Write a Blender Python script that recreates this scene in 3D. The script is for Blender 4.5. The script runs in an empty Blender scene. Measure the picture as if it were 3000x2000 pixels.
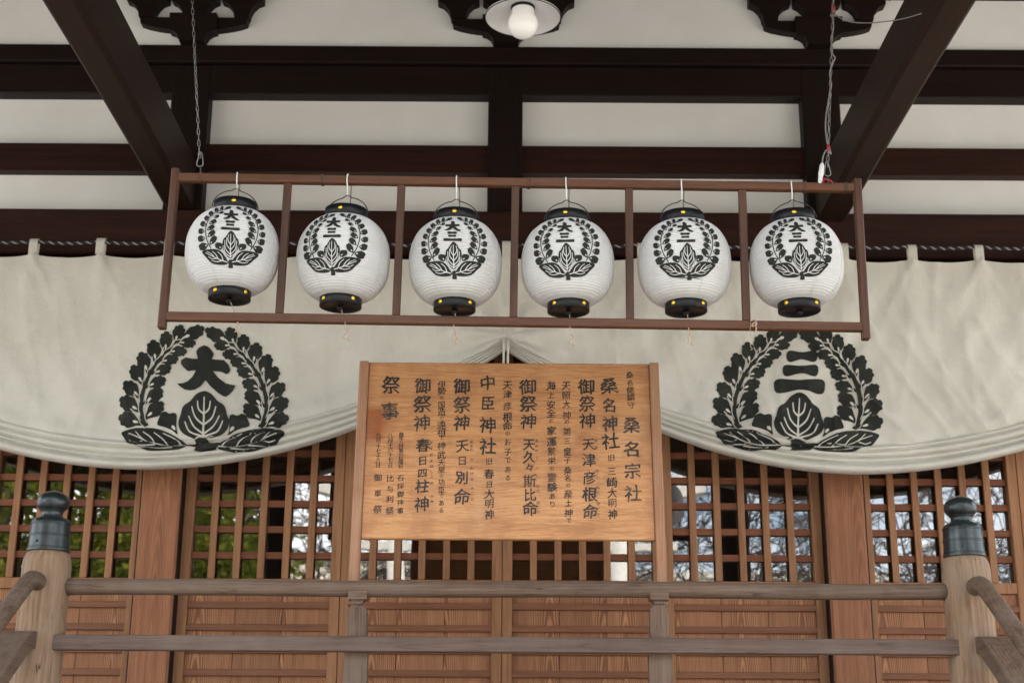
import bpy, bmesh, math, random
from mathutils import Vector, Matrix, noise as mnoise

random.seed(7)
SC = bpy.context.scene
COL = SC.collection
R = math.radians
E = 1.55                      # eye height above the ground

# ------------------------------------------------------------------ camera
F = 4167.0                    # focal length in pixels of the 3000 px photograph (50 mm)
PITCH, ROLL = R(16.6), 0.0058
CAM = Vector((0.045, 0.0, E))
_f = Vector((0, math.cos(PITCH), math.sin(PITCH)))
_u0 = Vector((0, -math.sin(PITCH), math.cos(PITCH)))
_r = Vector((math.cos(ROLL), 0, 0)) + _u0 * math.sin(ROLL)
_u = _u0 * math.cos(ROLL) - Vector((math.sin(ROLL), 0, 0))
cam_d = bpy.data.cameras.new('camera')
cam = bpy.data.objects.new('camera', cam_d); COL.objects.link(cam)
cam.matrix_world = Matrix((( _r.x, _u.x, -_f.x, CAM.x), (_r.y, _u.y, -_f.y, CAM.y),
                           (_r.z, _u.z, -_f.z, CAM.z), (0, 0, 0, 1)))
cam_d.sensor_width = 36; cam_d.lens = 50
cam_d.clip_start = 0.05; cam_d.clip_end = 1000
cam_d.dof.use_dof = True; cam_d.dof.focus_distance = 5.5; cam_d.dof.aperture_fstop = 4.5
SC.camera = cam

def ray(px, py):
    return (_f + _r * ((px - 1500) / F) - _u * ((py - 1000) / F))
def at(px, py, Y):
    """world point at depth Y that was measured at this place of the photograph"""
    d = ray(px, py); return CAM + d * ((Y - CAM.y) / d.y)

# ------------------------------------------------------------------ sky, sun, exposure
SUN_EL, SUN_AZ = R(46), R(28)       # sun behind the hall, a little to the right
w = bpy.data.worlds.new('World'); SC.world = w; w.use_nodes = True
nt = w.node_tree; nt.nodes.clear()
def wn(t, **k):
    n = nt.nodes.new(t)
    for a, b in k.items(): setattr(n, a, b)
    return n
sky = wn('ShaderNodeTexSky', sky_type='NISHITA', sun_disc=False, sun_elevation=SUN_EL, sun_rotation=SUN_AZ)
sky.air_density = 1.0; sky.dust_density = 2.0; sky.ozone_density = 1.0
tc = wn('ShaderNodeTexCoord'); mp = wn('ShaderNodeMapping'); mp.inputs['Scale'].default_value = (1, 1, 3.2)
mp.inputs['Location'].default_value = (0.35, 0.1, 0.2)
cn = wn('ShaderNodeTexNoise'); cn.inputs['Scale'].default_value = 2.1; cn.inputs['Detail'].default_value = 7; cn.inputs['Roughness'].default_value = .58
cr = wn('ShaderNodeValToRGB'); cr.color_ramp.elements[0].position = .40; cr.color_ramp.elements[1].position = .60
mx = wn('ShaderNodeMixRGB'); mx.inputs['Color2'].default_value = (13., 13.1, 13.2, 1)
bg = wn('ShaderNodeBackground'); bg.inputs['Strength'].default_value = 0.12
wo = wn('ShaderNodeOutputWorld')
L = nt.links.new
L(tc.outputs['Generated'], mp.inputs['Vector']); L(mp.outputs[0], cn.inputs['Vector']); L(cn.outputs['Fac'], cr.inputs[0])
L(cr.outputs[0], mx.inputs['Fac']); L(sky.outputs[0], mx.inputs['Color1']); L(mx.outputs[0], bg.inputs[0]); L(bg.outputs[0], wo.inputs[0])
sl = bpy.data.lights.new('sun', 'SUN'); sl.energy = 3.6; sl.angle = R(.53); sl.color = (1, .95, .87)
so = bpy.data.objects.new('sun', sl); COL.objects.link(so)
sd = Vector((math.sin(SUN_AZ) * math.cos(SUN_EL), math.cos(SUN_AZ) * math.cos(SUN_EL), math.sin(SUN_EL)))
so.rotation_euler = sd.to_track_quat('Z', 'Y').to_euler(); so.location = sd * 40
SC.view_settings.view_transform = 'Standard'; SC.view_settings.look = 'None'
SC.view_settings.gamma = 1; SC.view_settings.use_curve_mapping = False
SC.view_settings.exposure = 2.05
SC.render.engine = 'CYCLES'; SC.cycles.use_denoising = True
SC.cycles.max_bounces = 8; SC.cycles.diffuse_bounces = 5; SC.cycles.transparent_max_bounces = 12

# ------------------------------------------------------------------ materials
class NT:
    def __init__(s, name):
        s.m = bpy.data.materials.new(name); s.m.use_nodes = True; s.t = s.m.node_tree
        s.b = s.t.nodes['Principled BSDF']; s.out = s.t.nodes['Material Output']
    def n(s, t, ins=None, **k):
        x = s.t.nodes.new(t)
        for a, b in k.items(): setattr(x, a, b)
        for a, b in (ins or {}).items():
            if isinstance(b, bpy.types.NodeSocket): s.t.links.new(b, x.inputs[a])
            else: x.inputs[a].default_value = b
        return x
    def math(s, op, a, b=0.0, c=None):
        i = {0: a, 1: b}
        if c is not None: i[2] = c
        return s.n('ShaderNodeMath', i, operation=op).outputs[0]
    def ramp(s, fac, stops):
        x = s.n('ShaderNodeValToRGB', {0: fac}); e = x.color_ramp.elements
        while len(e) < len(stops): e.new(.5)
        for q, (p, c) in zip(e, stops): q.position = p; q.color = (*c, 1)
        return x.outputs[0]
    def noise(s, vec, scale, detail=4, rough=.55):
        return s.n('ShaderNodeTexNoise', {'Vector': vec, 'Scale': scale, 'Detail': detail, 'Roughness': rough}).outputs['Fac']
    def mix(s, f, a, b, blend='MIX'):
        return s.n('ShaderNodeMixRGB', {0: f, 1: a, 2: b}, blend_type=blend).outputs[0]
    def set(s, **k):
        for a, b in k.items():
            a = a.replace('_', ' ')
            if isinstance(b, bpy.types.NodeSocket): s.t.links.new(b, s.b.inputs[a])
            else: s.b.inputs[a].default_value = b
    def bump(s, h, strength, dist=.002):
        b = s.n('ShaderNodeBump', {'Height': h, 'Strength': strength, 'Distance': dist})
        s.t.links.new(b.outputs[0], s.b.inputs['Normal'])

def c4(c): return (*c, 1)
def rnd_vec(q, k=(7.3, 11.9, 5.7)):
    oi = q.n('ShaderNodeObjectInfo'); tc = q.n('ShaderNodeTexCoord')
    v = q.n('ShaderNodeVectorMath', {0: k, 3: oi.outputs['Random']}, operation='SCALE')
    return q.n('ShaderNodeVectorMath', {0: tc.outputs['Object'], 1: v.outputs[0]}, operation='ADD').outputs[0], oi.outputs['Random'], tc.outputs['Object']

def wood(name, dark, light, axis='Z', rings=.0, ringf=1 / .009, slope=.06, rough=.6, bump=.25, vary=.16, grey=None, greyamt=0., flat='Y', spec=.3, cracks=0.):
    q = NT(name); vec, rnd, raw = rnd_vec(q)
    sp = q.n('ShaderNodeSeparateXYZ', {0: vec}); o = {'X': 0, 'Y': 1, 'Z': 2}
    a = [i for i in 'XYZ' if i != axis]
    if a[1] != flat and a[0] == flat: a = [a[1], a[0]]
    u, v, l = sp.outputs[o[a[0]]], sp.outputs[o[a[1]]], sp.outputs[o[axis]]
    cm = q.n('ShaderNodeCombineXYZ', {0: q.math('MULTIPLY', u, 1.), 1: q.math('MULTIPLY', v, 1.), 2: q.math('MULTIPLY', l, .045)}).outputs[0]
    fine = q.noise(cm, 210, 3, .6); med = q.noise(cm, 42, 4, .6); big = q.noise(cm, 7, 2)
    fac = q.math('ADD', q.math('MULTIPLY', fine, .42), q.math('MULTIPLY', med, .58))
    if rings:
        rs = q.n('ShaderNodeSeparateXYZ', {0: raw}); ru, rl = rs.outputs[o[a[0]]], rs.outputs[o[axis]]
        wob = q.math('MULTIPLY', q.math('SUBTRACT', q.noise(cm, 9, 2), .5), .03)
        uu = q.math('ADD', q.math('ADD', ru, wob), q.math('MULTIPLY', q.math('SUBTRACT', rnd, .5), .26))
        dd = q.math('ADD', q.math('MULTIPLY', rl, slope), q.math('MULTIPLY', q.math('FRACT', q.math('MULTIPLY', rnd, 7.7)), .05))
        rr = q.math('SQRT', q.math('ADD', q.math('MULTIPLY', uu, uu), q.math('MULTIPLY', dd, dd)))
        sn = q.math('ADD', q.math('MULTIPLY', q.math('SINE', q.math('MULTIPLY', rr, 6.283 * ringf)), .5), .5)
        sn = q.math('POWER', sn, 2.2)
        fac = q.math('ADD', q.math('MULTIPLY', fac, 1 - rings), q.math('MULTIPLY', sn, rings))
    col = q.ramp(fac, [(.30, dark), (.70, light)])
    br = q.math('ADD', 1 - vary, q.math('MULTIPLY', q.math('ADD', q.math('MULTIPLY', rnd, .6), big), vary * 1.2))
    col = q.mix(1.0, col, q.n('ShaderNodeCombineXYZ', {0: br, 1: br, 2: br}).outputs[0], 'MULTIPLY')
    if grey:
        g = q.noise(vec, 5.5, 5, .62)
        g = q.math('MULTIPLY', q.math('SUBTRACT', g, .35), greyamt * 3.0)
        g = q.n('ShaderNodeClamp', {0: g}).outputs[0]
        col = q.mix(g, col, c4(grey))
    if cracks:       # drying checks that run with the grain
        cn_ = q.n('ShaderNodeCombineXYZ', {0: u, 1: v, 2: q.math('MULTIPLY', l, .07)}).outputs[0]
        d = q.math('ABSOLUTE', q.math('SUBTRACT', q.noise(cn_, 30, 2, .5), .5))
        ck = q.n('ShaderNodeClamp', {0: q.math('SUBTRACT', 1., q.math('MULTIPLY', d, 70.))}).outputs[0]
        gate = q.n('ShaderNodeClamp', {0: q.math('MULTIPLY', q.math('SUBTRACT', q.noise(vec, 6, 2), .5), 7.)}).outputs[0]
        ck = q.math('MULTIPLY', q.math('MULTIPLY', ck, gate), cracks)
        col = q.mix(ck, col, c4(tuple(i * .22 for i in dark)))
        fac = q.math('SUBTRACT', fac, q.math('MULTIPLY', ck, 1.5))
    q.set(Base_Color=col, Roughness=rough, Specular_IOR_Level=spec); q.bump(fac, bump, .003)
    return q.m

def plain(name, c, rough=.5, metal=0., var=.0, scale=20, bump=0, spec=.5, coat=0):
    q = NT(name); q.set(Roughness=rough, Metallic=metal, Specular_IOR_Level=spec)
    if var:
        vec, rnd, raw = rnd_vec(q); f = q.noise(vec, scale, 5)
        q.set(Base_Color=q.ramp(f, [(.3, tuple(i * (1 - var) for i in c)), (.7, tuple(min(1, i * (1 + var)) for i in c))]))
        if bump: q.bump(f, bump, .003)
    else: q.set(Base_Color=c4(c))
    return q.m

M = {}
DK, DL = (.0050, .0024, .0017), (.017, .0074, .0050)
M['redX'] = wood('reddish_dark_beam_wood', (.010, .0034, .0022), (.036, .0112, .0066), 'X', rough=.55, bump=.15, vary=.3, spec=.18)
M['brownY'] = wood('brown_tie_beam_wood', (.009, .0042, .0026), (.032, .0142, .0078), 'Y', rough=.55, bump=.2, vary=.3, spec=.18)
for ax in 'XYZ': M['dark' + ax] = wood('dark_stained_wood_' + ax, DK, DL, ax, rough=.55, bump=.12, vary=.25, spec=.18)
for ax in 'XZ':
    M['cedar' + ax] = wood('cedar_wood_' + ax, (.170, .062, .026), (.370, .160, .078), ax, rings=.12, rough=.62, bump=.18, vary=.2)
M['latticeX'] = wood('lattice_rail_wood', (.112, .034, .013), (.215, .075, .032), 'X', rough=.6, bump=.15, vary=.2)
M['latticeZ'] = wood('lattice_bar_wood', (.180, .076, .031), (.365, .180, .087), 'Z', rough=.62, bump=.15, vary=.2)
M['panel'] = wood('panel_board_wood', (.175, .068, .030), (.440, .210, .106), 'Z', rings=.32, ringf=1 / .0075, slope=.05, rough=.66, bump=.25, vary=.30)
M['battenX'] = wood('batten_wood', (.120, .043, .020), (.245, .102, .050), 'X', rough=.6, bump=.15, vary=.2)
GR = (.178, .140, .108)
for ax in 'XYZ':
    M['grey' + ax] = wood('weathered_rail_wood_' + ax, (.058, .030, .019), (.205, .130, .088), ax, rings=.08, ringf=1 / .012, slope=.03, rough=.7, bump=.7, vary=.18, grey=GR, greyamt=.5, cracks=.7)
M['newel'] = wood('weathered_post_wood', (.105, .054, .028), (.335, .215, .128), 'Z', rings=.07, ringf=1 / .019, slope=.05, rough=.72, bump=.8, vary=.3, cracks=.85, grey=(.26, .205, .15), greyamt=.5)
M['plumX'] = wood('plum_grey_rail_wood', (.055, .033, .025), (.145, .094, .072), 'X', rings=.06, rough=.66, bump=.5, vary=.25, cracks=.6, grey=(.155, .120, .102), greyamt=.5)
M['sfrX'] = wood('frame_bar_wood_x', (.046, .0150, .0055), (.135, .050, .021), 'X', rough=.5, bump=.15, vary=.3, grey=(.115, .060, .034), greyamt=.4)
M['sfrZ'] = wood('frame_bar_wood_z', (.036, .0130, .0055), (.102, .041, .020), 'Z', rough=.5, bump=.15, vary=.3, grey=(.095, .054, .034), greyamt=.4)
M['signpost'] = wood('sign_post_wood', (.215, .095, .046), (.430, .225, .122), 'Z', rings=.10, rough=.66, bump=.25, vary=.1, grey=(.40, .265, .185), greyamt=.4)

def sign_mat():
    q = NT('sign_board_wood'); tc = q.n('ShaderNodeTexCoord'); v = tc.outputs['Object']
    sp = q.n('ShaderNodeSeparateXYZ', {0: v})
    cm = q.n('ShaderNodeCombineXYZ', {0: q.math('MULTIPLY', sp.outputs[0], .05), 1: sp.outputs[1], 2: sp.outputs[2]}).outputs[0]
    fine = q.noise(cm, 260, 4, .65); med = q.noise(cm, 30, 5, .65); blot = q.noise(v, 5.2, 7, .66)
    wob = q.math('MULTIPLY', q.noise(v, 2.4, 2), .09)
    rg = q.math('SINE', q.math('MULTIPLY', q.math('ADD', q.math('ADD', sp.outputs[2], wob), q.math('MULTIPLY', med, .012)), 6.283 / .021))
    f = q.math('ADD', q.math('ADD', q.math('MULTIPLY', fine, .42), q.math('MULTIPLY', med, .5)), q.math('MULTIPLY', rg, .02))
    col = q.ramp(f, [(.28, (.37, .158, .060)), (.47, (.545, .270, .114)), (.70, (.64, .365, .180))])
    col = q.mix(q.n('ShaderNodeClamp', {0: q.math('MULTIPLY', q.math('SUBTRACT', blot, .46), 3.2)}).outputs[0], col, c4((.33, .140, .060)))
    pale = q.n('ShaderNodeClamp', {0: q.math('MULTIPLY', q.math('SUBTRACT', q.noise(v, 3.1, 6, .62), .54), 4.)}).outputs[0]
    col = q.mix(q.math('MULTIPLY', pale, .6), col, c4((.62, .385, .215)))
    # old water stain at the left edge and darkened rim
    ax = q.n('ShaderNodeClamp', {0: q.math('MULTIPLY', q.math('SUBTRACT', -.500, sp.outputs[0]), 24.)}).outputs[0]
    zc = q.math('ABSOLUTE', q.math('SUBTRACT', sp.outputs[2], .105))
    az = q.n('ShaderNodeClamp', {0: q.math('MULTIPLY', q.math('SUBTRACT', .078, zc), 60.)}).outputs[0]
    st = q.math('MULTIPLY', q.math('MULTIPLY', ax, az), q.math('ADD', .45, q.math('MULTIPLY', blot, .7)))
    col = q.mix(st, col, c4((.30, .080, .022)))
    ex = q.math('SUBTRACT', q.math('ABSOLUTE', sp.outputs[0]), .535)
    ed = q.n('ShaderNodeClamp', {0: q.math('ADD', q.math('MULTIPLY', ex, 14.), q.math('MULTIPLY', q.math('SUBTRACT', blot, .55), 1.5))}).outputs[0]
    col = q.mix(q.math('MULTIPLY', ed, .55), col, c4((.26, .112, .055)))
    wz = q.math('ADD', sp.outputs[2], q.math('MULTIPLY', q.math('SUBTRACT', q.noise(v, 1.9, 3), .5), .11))
    gl = q.n('ShaderNodeCombineXYZ', {0: q.math('MULTIPLY', sp.outputs[0], .5), 1: 0., 2: q.math('MULTIPLY', wz, 13.)}).outputs[0]
    dk = q.math('ABSOLUTE', q.math('SUBTRACT', q.noise(gl, 5.5, 3, .6), .5))
    dk = q.n('ShaderNodeClamp', {0: q.math('SUBTRACT', 1., q.math('MULTIPLY', dk, 26.))}).outputs[0]
    col = q.mix(q.math('MULTIPLY', dk, .38), col, c4((.20, .082, .034)))
    q.set(Base_Color=col, Roughness=.6, Specular_IOR_Level=.3); q.bump(f, .25, .002); return q.m
M['sign'] = sign_mat()
def ink_mat():
    q = NT('worn_ink'); tc = q.n('ShaderNodeTexCoord'); oi = q.n('ShaderNodeObjectInfo'); f = q.math('ADD', q.noise(tc.outputs['Object'], 38, 6, .7), q.math('MULTIPLY', q.math('SUBTRACT', oi.outputs['Random'], .5), .22))
    q.set(Base_Color=q.ramp(f, [(.35, (.028, .030, .032)), (.58, (.058, .052, .046)), (.76, (.20, .12, .065))]), Roughness=.7, Specular_IOR_Level=.2); return q.m
M['ink'] = ink_mat()
q = NT('plaster'); v = q.n('ShaderNodeTexCoord').outputs['Object']; f = q.noise(v, 2.3, 6, .6); f2 = q.noise(v, 160, 3)
q.set(Base_Color=q.ramp(f, [(.28, (.72, .705, .68)), (.7, (.80, .79, .77))]), Roughness=.85, Specular_IOR_Level=.2); q.bump(f2, .12, .002); M['plaster'] = q.m
q = NT('canvas_cloth'); v = q.n('ShaderNodeTexCoord').outputs['Object']; f = q.noise(v, 3.1, 6, .62)
wv = q.n('ShaderNodeTexNoise', {'Vector': v, 'Scale': 420., 'Detail': 2}).outputs['Fac']
q.set(Base_Color=q.ramp(f, [(.28, (.50, .475, .415)), (.72, (.62, .595, .53))]), Roughness=.9, Specular_IOR_Level=.15, Sheen_Weight=.1)
crm = q.math('ABSOLUTE', q.math('SUBTRACT', q.noise(v, 9., 5, .62), .5))
q.bump(q.math('ADD', q.math('MULTIPLY', crm, -1.), q.math('MULTIPLY', wv, .05)), .55, .02); M['cloth'] = q.m
q = NT('crest_dye'); v = q.n('ShaderNodeTexCoord').outputs['Object']; f = q.noise(v, 9, 5, .6)
q.set(Base_Color=q.ramp(f, [(.3, (.014, .016, .013)), (.6, (.028, .029, .024)), (.80, (.055, .053, .045))]), Roughness=.85, Specular_IOR_Level=.2); M['dye'] = q.m
# lantern paper: white, a little light passes through
q = NT('lantern_paper'); v, rn_, _raw = rnd_vec(q); f = q.math('ADD', q.math('MULTIPLY', q.noise(v, 9, 6, .65), .8), q.math('MULTIPLY', rn_, .18))
col = q.ramp(f, [(.28, (.60, .59, .56)), (.5, (.68, .677, .665)), (.75, (.735, .733, .725))]); q.set(Base_Color=col, Roughness=.55, Specular_IOR_Level=.35)
tr = q.n('ShaderNodeBsdfTranslucent', {0: col}); ms = q.n('ShaderNodeMixShader', {0: .22, 1: q.b.outputs[0], 2: tr.outputs[0]})
q.t.links.new(ms.outputs[0], q.out.inputs[0]); M['paper'] = q.m
M['black'] = plain('black_lacquer', (.007, .0075, .009), .42, var=.25, scale=30, bump=.08, spec=.28)
M['gold'] = plain('gilt_brass', (.83, .50, .05), .28, 1.0)
M['wire'] = plain('dark_wire', (.05, .045, .04), .4, .8)
M['whitewire'] = plain('white_coated_wire', (.72, .71, .67), .5)
M['steel'] = plain('galvanised_steel', (.22, .21, .20), .42, .9, var=.2, scale=60)
M['cord'] = plain('hemp_string', (.42, .30, .20), .85)
M['cotton'] = plain('cotton_cord', (.58, .55, .47), .9, var=.12, scale=90)
M['grey_cable'] = plain('grey_cable', (.16, .145, .135), .55)
M['white_plastic'] = plain('white_plastic', (.70, .70, .68), .4)
M['red_tape'] = plain('red_tape', (.26, .018, .025), .6)
M['ropeb'] = plain('rope_black', (.012, .011, .014), .8)
M['ropew'] = plain('rope_white', (.27, .265, .28), .85)
M['enamel'] = plain('white_enamel', (.70, .70, .71), .35, var=.05, scale=12)
M['opal'] = plain('opal_glass', (.90, .90, .885), .12, spec=.6)
q = NT('patinated_bronze'); vec, rnd, raw = rnd_vec(q); f = q.noise(vec, 22, 6, .65)
q.set(Base_Color=q.ramp(f, [(.32, (.017, .021, .021)), (.55, (.033, .041, .041)), (.75, (.056, .067, .064))]), Metallic=.5, Roughness=.30, Specular_IOR_Level=.6); q.bump(f, .06, .002); M['bronze'] = q.m
# window glass: clear pane with the mirror image of the precinct
q = NT('window_glass'); g = q.n('ShaderNodeBsdfGlossy', {'Roughness': .0, 'Color': (1, 1, 1, 1)}); t = q.n('ShaderNodeBsdfTransparent', {0: (.9, .92, .9, 1)})
vv = q.n('ShaderNodeTexCoord').outputs['Object']; b = q.n('ShaderNodeBump', {'Height': q.noise(vv, 2.2, 2), 'Strength': .16, 'Distance': .004}); q.t.links.new(b.outputs[0], g.inputs['Normal'])
lw = q.n('ShaderNodeFresnel', {0: 1.52}); fr = q.math('ADD', q.math('MULTIPLY', lw.outputs[0], 4.2), .03)
ms = q.n('ShaderNodeMixShader', {0: fr, 1: t.outputs[0], 2: g.outputs[0]}); q.t.links.new(ms.outputs[0], q.out.inputs[0]); M['glass'] = q.m
M['gravel'] = plain('gravel', (.36, .335, .295), .9, var=.3, scale=9, bump=.4)
M['granite'] = plain('granite', (.52, .50, .45), .8, var=.14, scale=14, bump=.2)
M['roof'] = plain('copper_roof', (.10, .16, .14), .6, var=.2, scale=3)
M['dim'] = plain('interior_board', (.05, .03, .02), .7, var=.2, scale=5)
M['tatami'] = plain('tatami', (.16, .14, .08), .8, var=.15, scale=20)
M['bark'] = plain('bark', (.075, .055, .042), .9, var=.35, scale=12, bump=.4)
M['twig'] = plain('twig_bark', (.060, .046, .040), .9)
def leafm(name, c1, c2):
    q = NT(name); vec, rnd, raw = rnd_vec(q); f = q.noise(raw, 3.2, 6, .75); col = q.ramp(f, [(.36, tuple(i * .4 for i in c1)), (.50, c1), (.66, c2)])  # noise ramp paints sunlit yellow highlights and shaded leaves into the colour
    tr = q.n('ShaderNodeBsdfTranslucent', {0: col}); q.set(Base_Color=col, Roughness=.45)
    ms = q.n('ShaderNodeMixShader', {0: .35, 1: q.b.outputs[0], 2: tr.outputs[0]}); q.t.links.new(ms.outputs[0], q.out.inputs[0]); return q.m
M['leafa'] = leafm('evergreen_leaf', (.130, .165, .022), (.520, .455, .060))
M['leafb'] = leafm('dark_evergreen_leaf', (.035, .070, .014), (.170, .200, .032))
M['render'] = plain('rendered_wall', (.62, .57, .47), .85, var=.06, scale=3)
M['winglass'] = plain('house_window_glass', (.03, .04, .05), .1)

# ------------------------------------------------------------------ mesh helpers
def mesh_from_bm(bm, name, mat, smooth=False):
    me = bpy.data.meshes.new(name); bm.to_mesh(me); bm.free()
    me.materials.append(mat)
    if smooth:
        me.shade_smooth() if hasattr(me, 'shade_smooth') else None
    return me
def mesh_pd(name, vs, fs, mat, smooth=False):
    me = bpy.data.meshes.new(name); me.from_pydata(vs, [], fs); me.update(); me.materials.append(mat)
    if smooth: me.shade_smooth()
    return me
W = {}
def link(name, me, parent=None, loc=(0, 0, 0), rot=None):
    """loc is a world position unless the parent is a rotated thing (then local)"""
    o = bpy.data.objects.new(name, me); COL.objects.link(o)
    loc = Vector(loc); W[o.name] = loc.copy()
    if parent is not None:
        o.parent = parent; loc = loc - W[parent.name]
    o.location = loc
    if rot: o.rotation_euler = rot
    return o
def thing(name, label, cat, loc=(0, 0, 0), rot=None, group=None, local=False):
    o = link(name, None, None, loc, rot); o.empty_display_size = .1
    if local: W[o.name] = Vector((0, 0, 0))
    tag(o, label, cat, group); return o
def tag(o, label, cat, group=None):
    o['label'] = label; o['category'] = cat
    if group: o['group'] = group
    return o
_bc = {}
def boxmesh(sx, sy, sz, mat, bev=.003):
    k = (round(sx, 4), round(sy, 4), round(sz, 4), mat.name, bev)
    if k not in _bc:
        bm = bmesh.new(); bmesh.ops.create_cube(bm, size=1); bmesh.ops.scale(bm, vec=(sx, sy, sz), verts=bm.verts)
        if bev: bmesh.ops.bevel(bm, geom=bm.edges[:], offset=min(bev, .4 * min(sx, sy, sz)), segments=1, affect='EDGES')
        _bc[k] = mesh_from_bm(bm, 'box', mat)
    return _bc[k]
def box(name, x0, x1, y0, y1, z0, z1, mat, parent=None, bev=.003, rot=None):
    return link(name, boxmesh(x1 - x0, y1 - y0, z1 - z0, mat, bev), parent, ((x0 + x1) / 2, (y0 + y1) / 2, (z0 + z1) / 2), rot)
def lathe(prof, seg=40, cap=True):
    vs, fs = [], []
    for r, z in prof:
        for i in range(seg):
            a = 2 * math.pi * i / seg; vs.append((r * math.cos(a), r * math.sin(a), z))
    for j in range(len(prof) - 1):
        for i in range(seg):
            k = (i + 1) % seg; fs.append((j * seg + i, j * seg + k, (j + 1) * seg + k, (j + 1) * seg + i))
    if cap:
        fs.append(tuple(range(seg - 1, -1, -1))); n = (len(prof) - 1) * seg; fs.append(tuple(range(n, n + seg)))
    return vs, fs
def tube(pts, rad, seg=8, vs=None, fs=None, closed=False):
    vs = [] if vs is None else vs; fs = [] if fs is None else fs
    pts = [Vector(p) for p in pts]; n = len(pts); base = len(vs); up = Vector((0, 0, 1)); prev = None
    for i, p in enumerate(pts):
        if closed: t = pts[(i + 1) % n] - pts[i - 1]
        else: t = pts[min(i + 1, n - 1)] - pts[max(i - 1, 0)]
        t.normalize()
        if prev is None:
            a = t.orthogonal().normalized()
        else:
            a = (prev - t * prev.dot(t)); a = a.normalized() if a.length > 1e-6 else t.orthogonal().normalized()
        prev = a; b = t.cross(a); r = rad[i] if isinstance(rad, (list, tuple)) else rad
        for k in range(seg):
            th = 2 * math.pi * k / seg; vs.append(tuple(p + a * (r * math.cos(th)) + b * (r * math.sin(th))))
    for i in range(n if closed else n - 1):
        for k in range(seg):
            k2 = (k + 1) % seg; i2 = (i + 1) % n
            fs.append((base + i * seg + k, base + i * seg + k2, base + i2 * seg + k2, base + i2 * seg + k))
    if not closed:
        fs.append(tuple(base + k for k in range(seg - 1, -1, -1))); fs.append(tuple(base + (n - 1) * seg + k for k in range(seg)))
    return vs, fs
def crom(P, sub=4, closed=True):
    n = len(P); out = []
    rng = range(n) if closed else range(n - 1)
    for i in rng:
        g = (lambda j: P[j % n]) if closed else (lambda j: P[max(0, min(n - 1, j))])
        p0, p1, p2, p3 = g(i - 1), g(i), g(i + 1), g(i + 2)
        for s in range(sub):
            t = s / sub; t2, t3 = t * t, t * t * t
            out.append(tuple(.5 * (2 * b + (c - a) * t + (2 * a - 5 * b + 4 * c - d) * t2 + (3 * b - a - 3 * c + d) * t3) for a, b, c, d in zip(p0, p1, p2, p3)))
    if not closed: out.append(tuple(P[-1]))
    return out
def extrude_poly(P, y0, y1, bev=0):
    """outline in (x,z), extruded from y0 (front) to y1"""
    bm = bmesh.new(); f = bm.faces.new([bm.verts.new((x, y0, z)) for x, z in P]); bm.normal_update()
    r = bmesh.ops.extrude_face_region(bm, geom=[f])
    bmesh.ops.translate(bm, vec=(0, y1 - y0, 0), verts=[v for v in r['geom'] if isinstance(v, bmesh.types.BMVert)])
    bmesh.ops.recalc_face_normals(bm, faces=bm.faces)
    return bm

# ------------------------------------------------------------------ setting: ground
g = link('ground', mesh_pd('ground', [(-300, -300, 0), (300, -300, 0), (300, 300, 0), (-300, 300, 0)], [(0, 1, 2, 3)], M['gravel'])); g['kind'] = 'structure'

# ------------------------------------------------------------------ the hall
YW = 7.41                     # front face of the pillars
YD = 7.50                     # front of the door leaves
FL = 1.40                     # veranda floor
PX = 1.80                     # pillar axis
hall = thing('shrine_hall', 'timber shrine hall front with white plaster, dark beams and cedar lattice doors', 'shrine', (0, YW, FL))
def zr(py, Y=YW): return at(1480, py, Y).z
zA, zA2, zA3 = zr(150), zr(199), zr(283)
zB1, zB0, zC1, zC0 = zr(426), zr(506), zr(633), zr(748)
XE = 5.6
# plaster: one panel for each field between posts and beams
posts = [-3 * PX, -PX, 0, PX, 3 * PX]
for a, b in zip([-XE - .2] + posts, posts + [XE + .2]):
    for z0, z1 in ((zC1 - .1, zB0 + .05), (zB1 - .05, zA3 + .05)):
        box('plaster_panel', a + .02, b - .02, YW + .075, YW + .13, z0, z1, M['plaster'], hall, 0)
box('plaster_panel', -XE, XE, YW - .02, YW + .13, zA - .02, zA + .95, M['plaster'], hall, 0)
# beams
box('head_plate', -XE, XE, YW - .055, YW + .14, zA2, zA, M['darkX'], hall, .006)
box('head_beam', -XE, XE, YW - .02, YW + .16, zA3, zA2 - .002, M['darkX'], hall, .006)
box('tie_beam', -XE, XE, YW + .0, YW + .15, zB0, zB1, M['redX'], hall, .006)
box('nageshi_beam', -XE, XE, YW - .075, YW + .15, zC0 - .03, zC1, M['redX'], hall, .008)
box('lintel_beam', -XE, XE, YW + .02, YW + .18, zC0 - .26, zC0 - .033, M['darkX'], hall, .006)
box('eave_purlin', -XE, XE, YW - .22, YW - .02, zr(2), zr(2) + .2, M['darkX'], hall, .006)
for x in posts:
    hw = .098 if x == 0 else .108
    box('upper_post', x - hw, x + hw, YW - .028, YW + .17, zC1 + .001, zA2 - .006, M['darkZ'], hall, .008)
# pillars below the curtain: bare cedar with chamfered corners
for x in (-3 * PX, -PX, PX, 3 * PX):
    box('pillar', x - .106, x + .106, YW, YW + .24, FL, zC0 - .262, M['cedarZ'], hall, .014)

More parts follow.
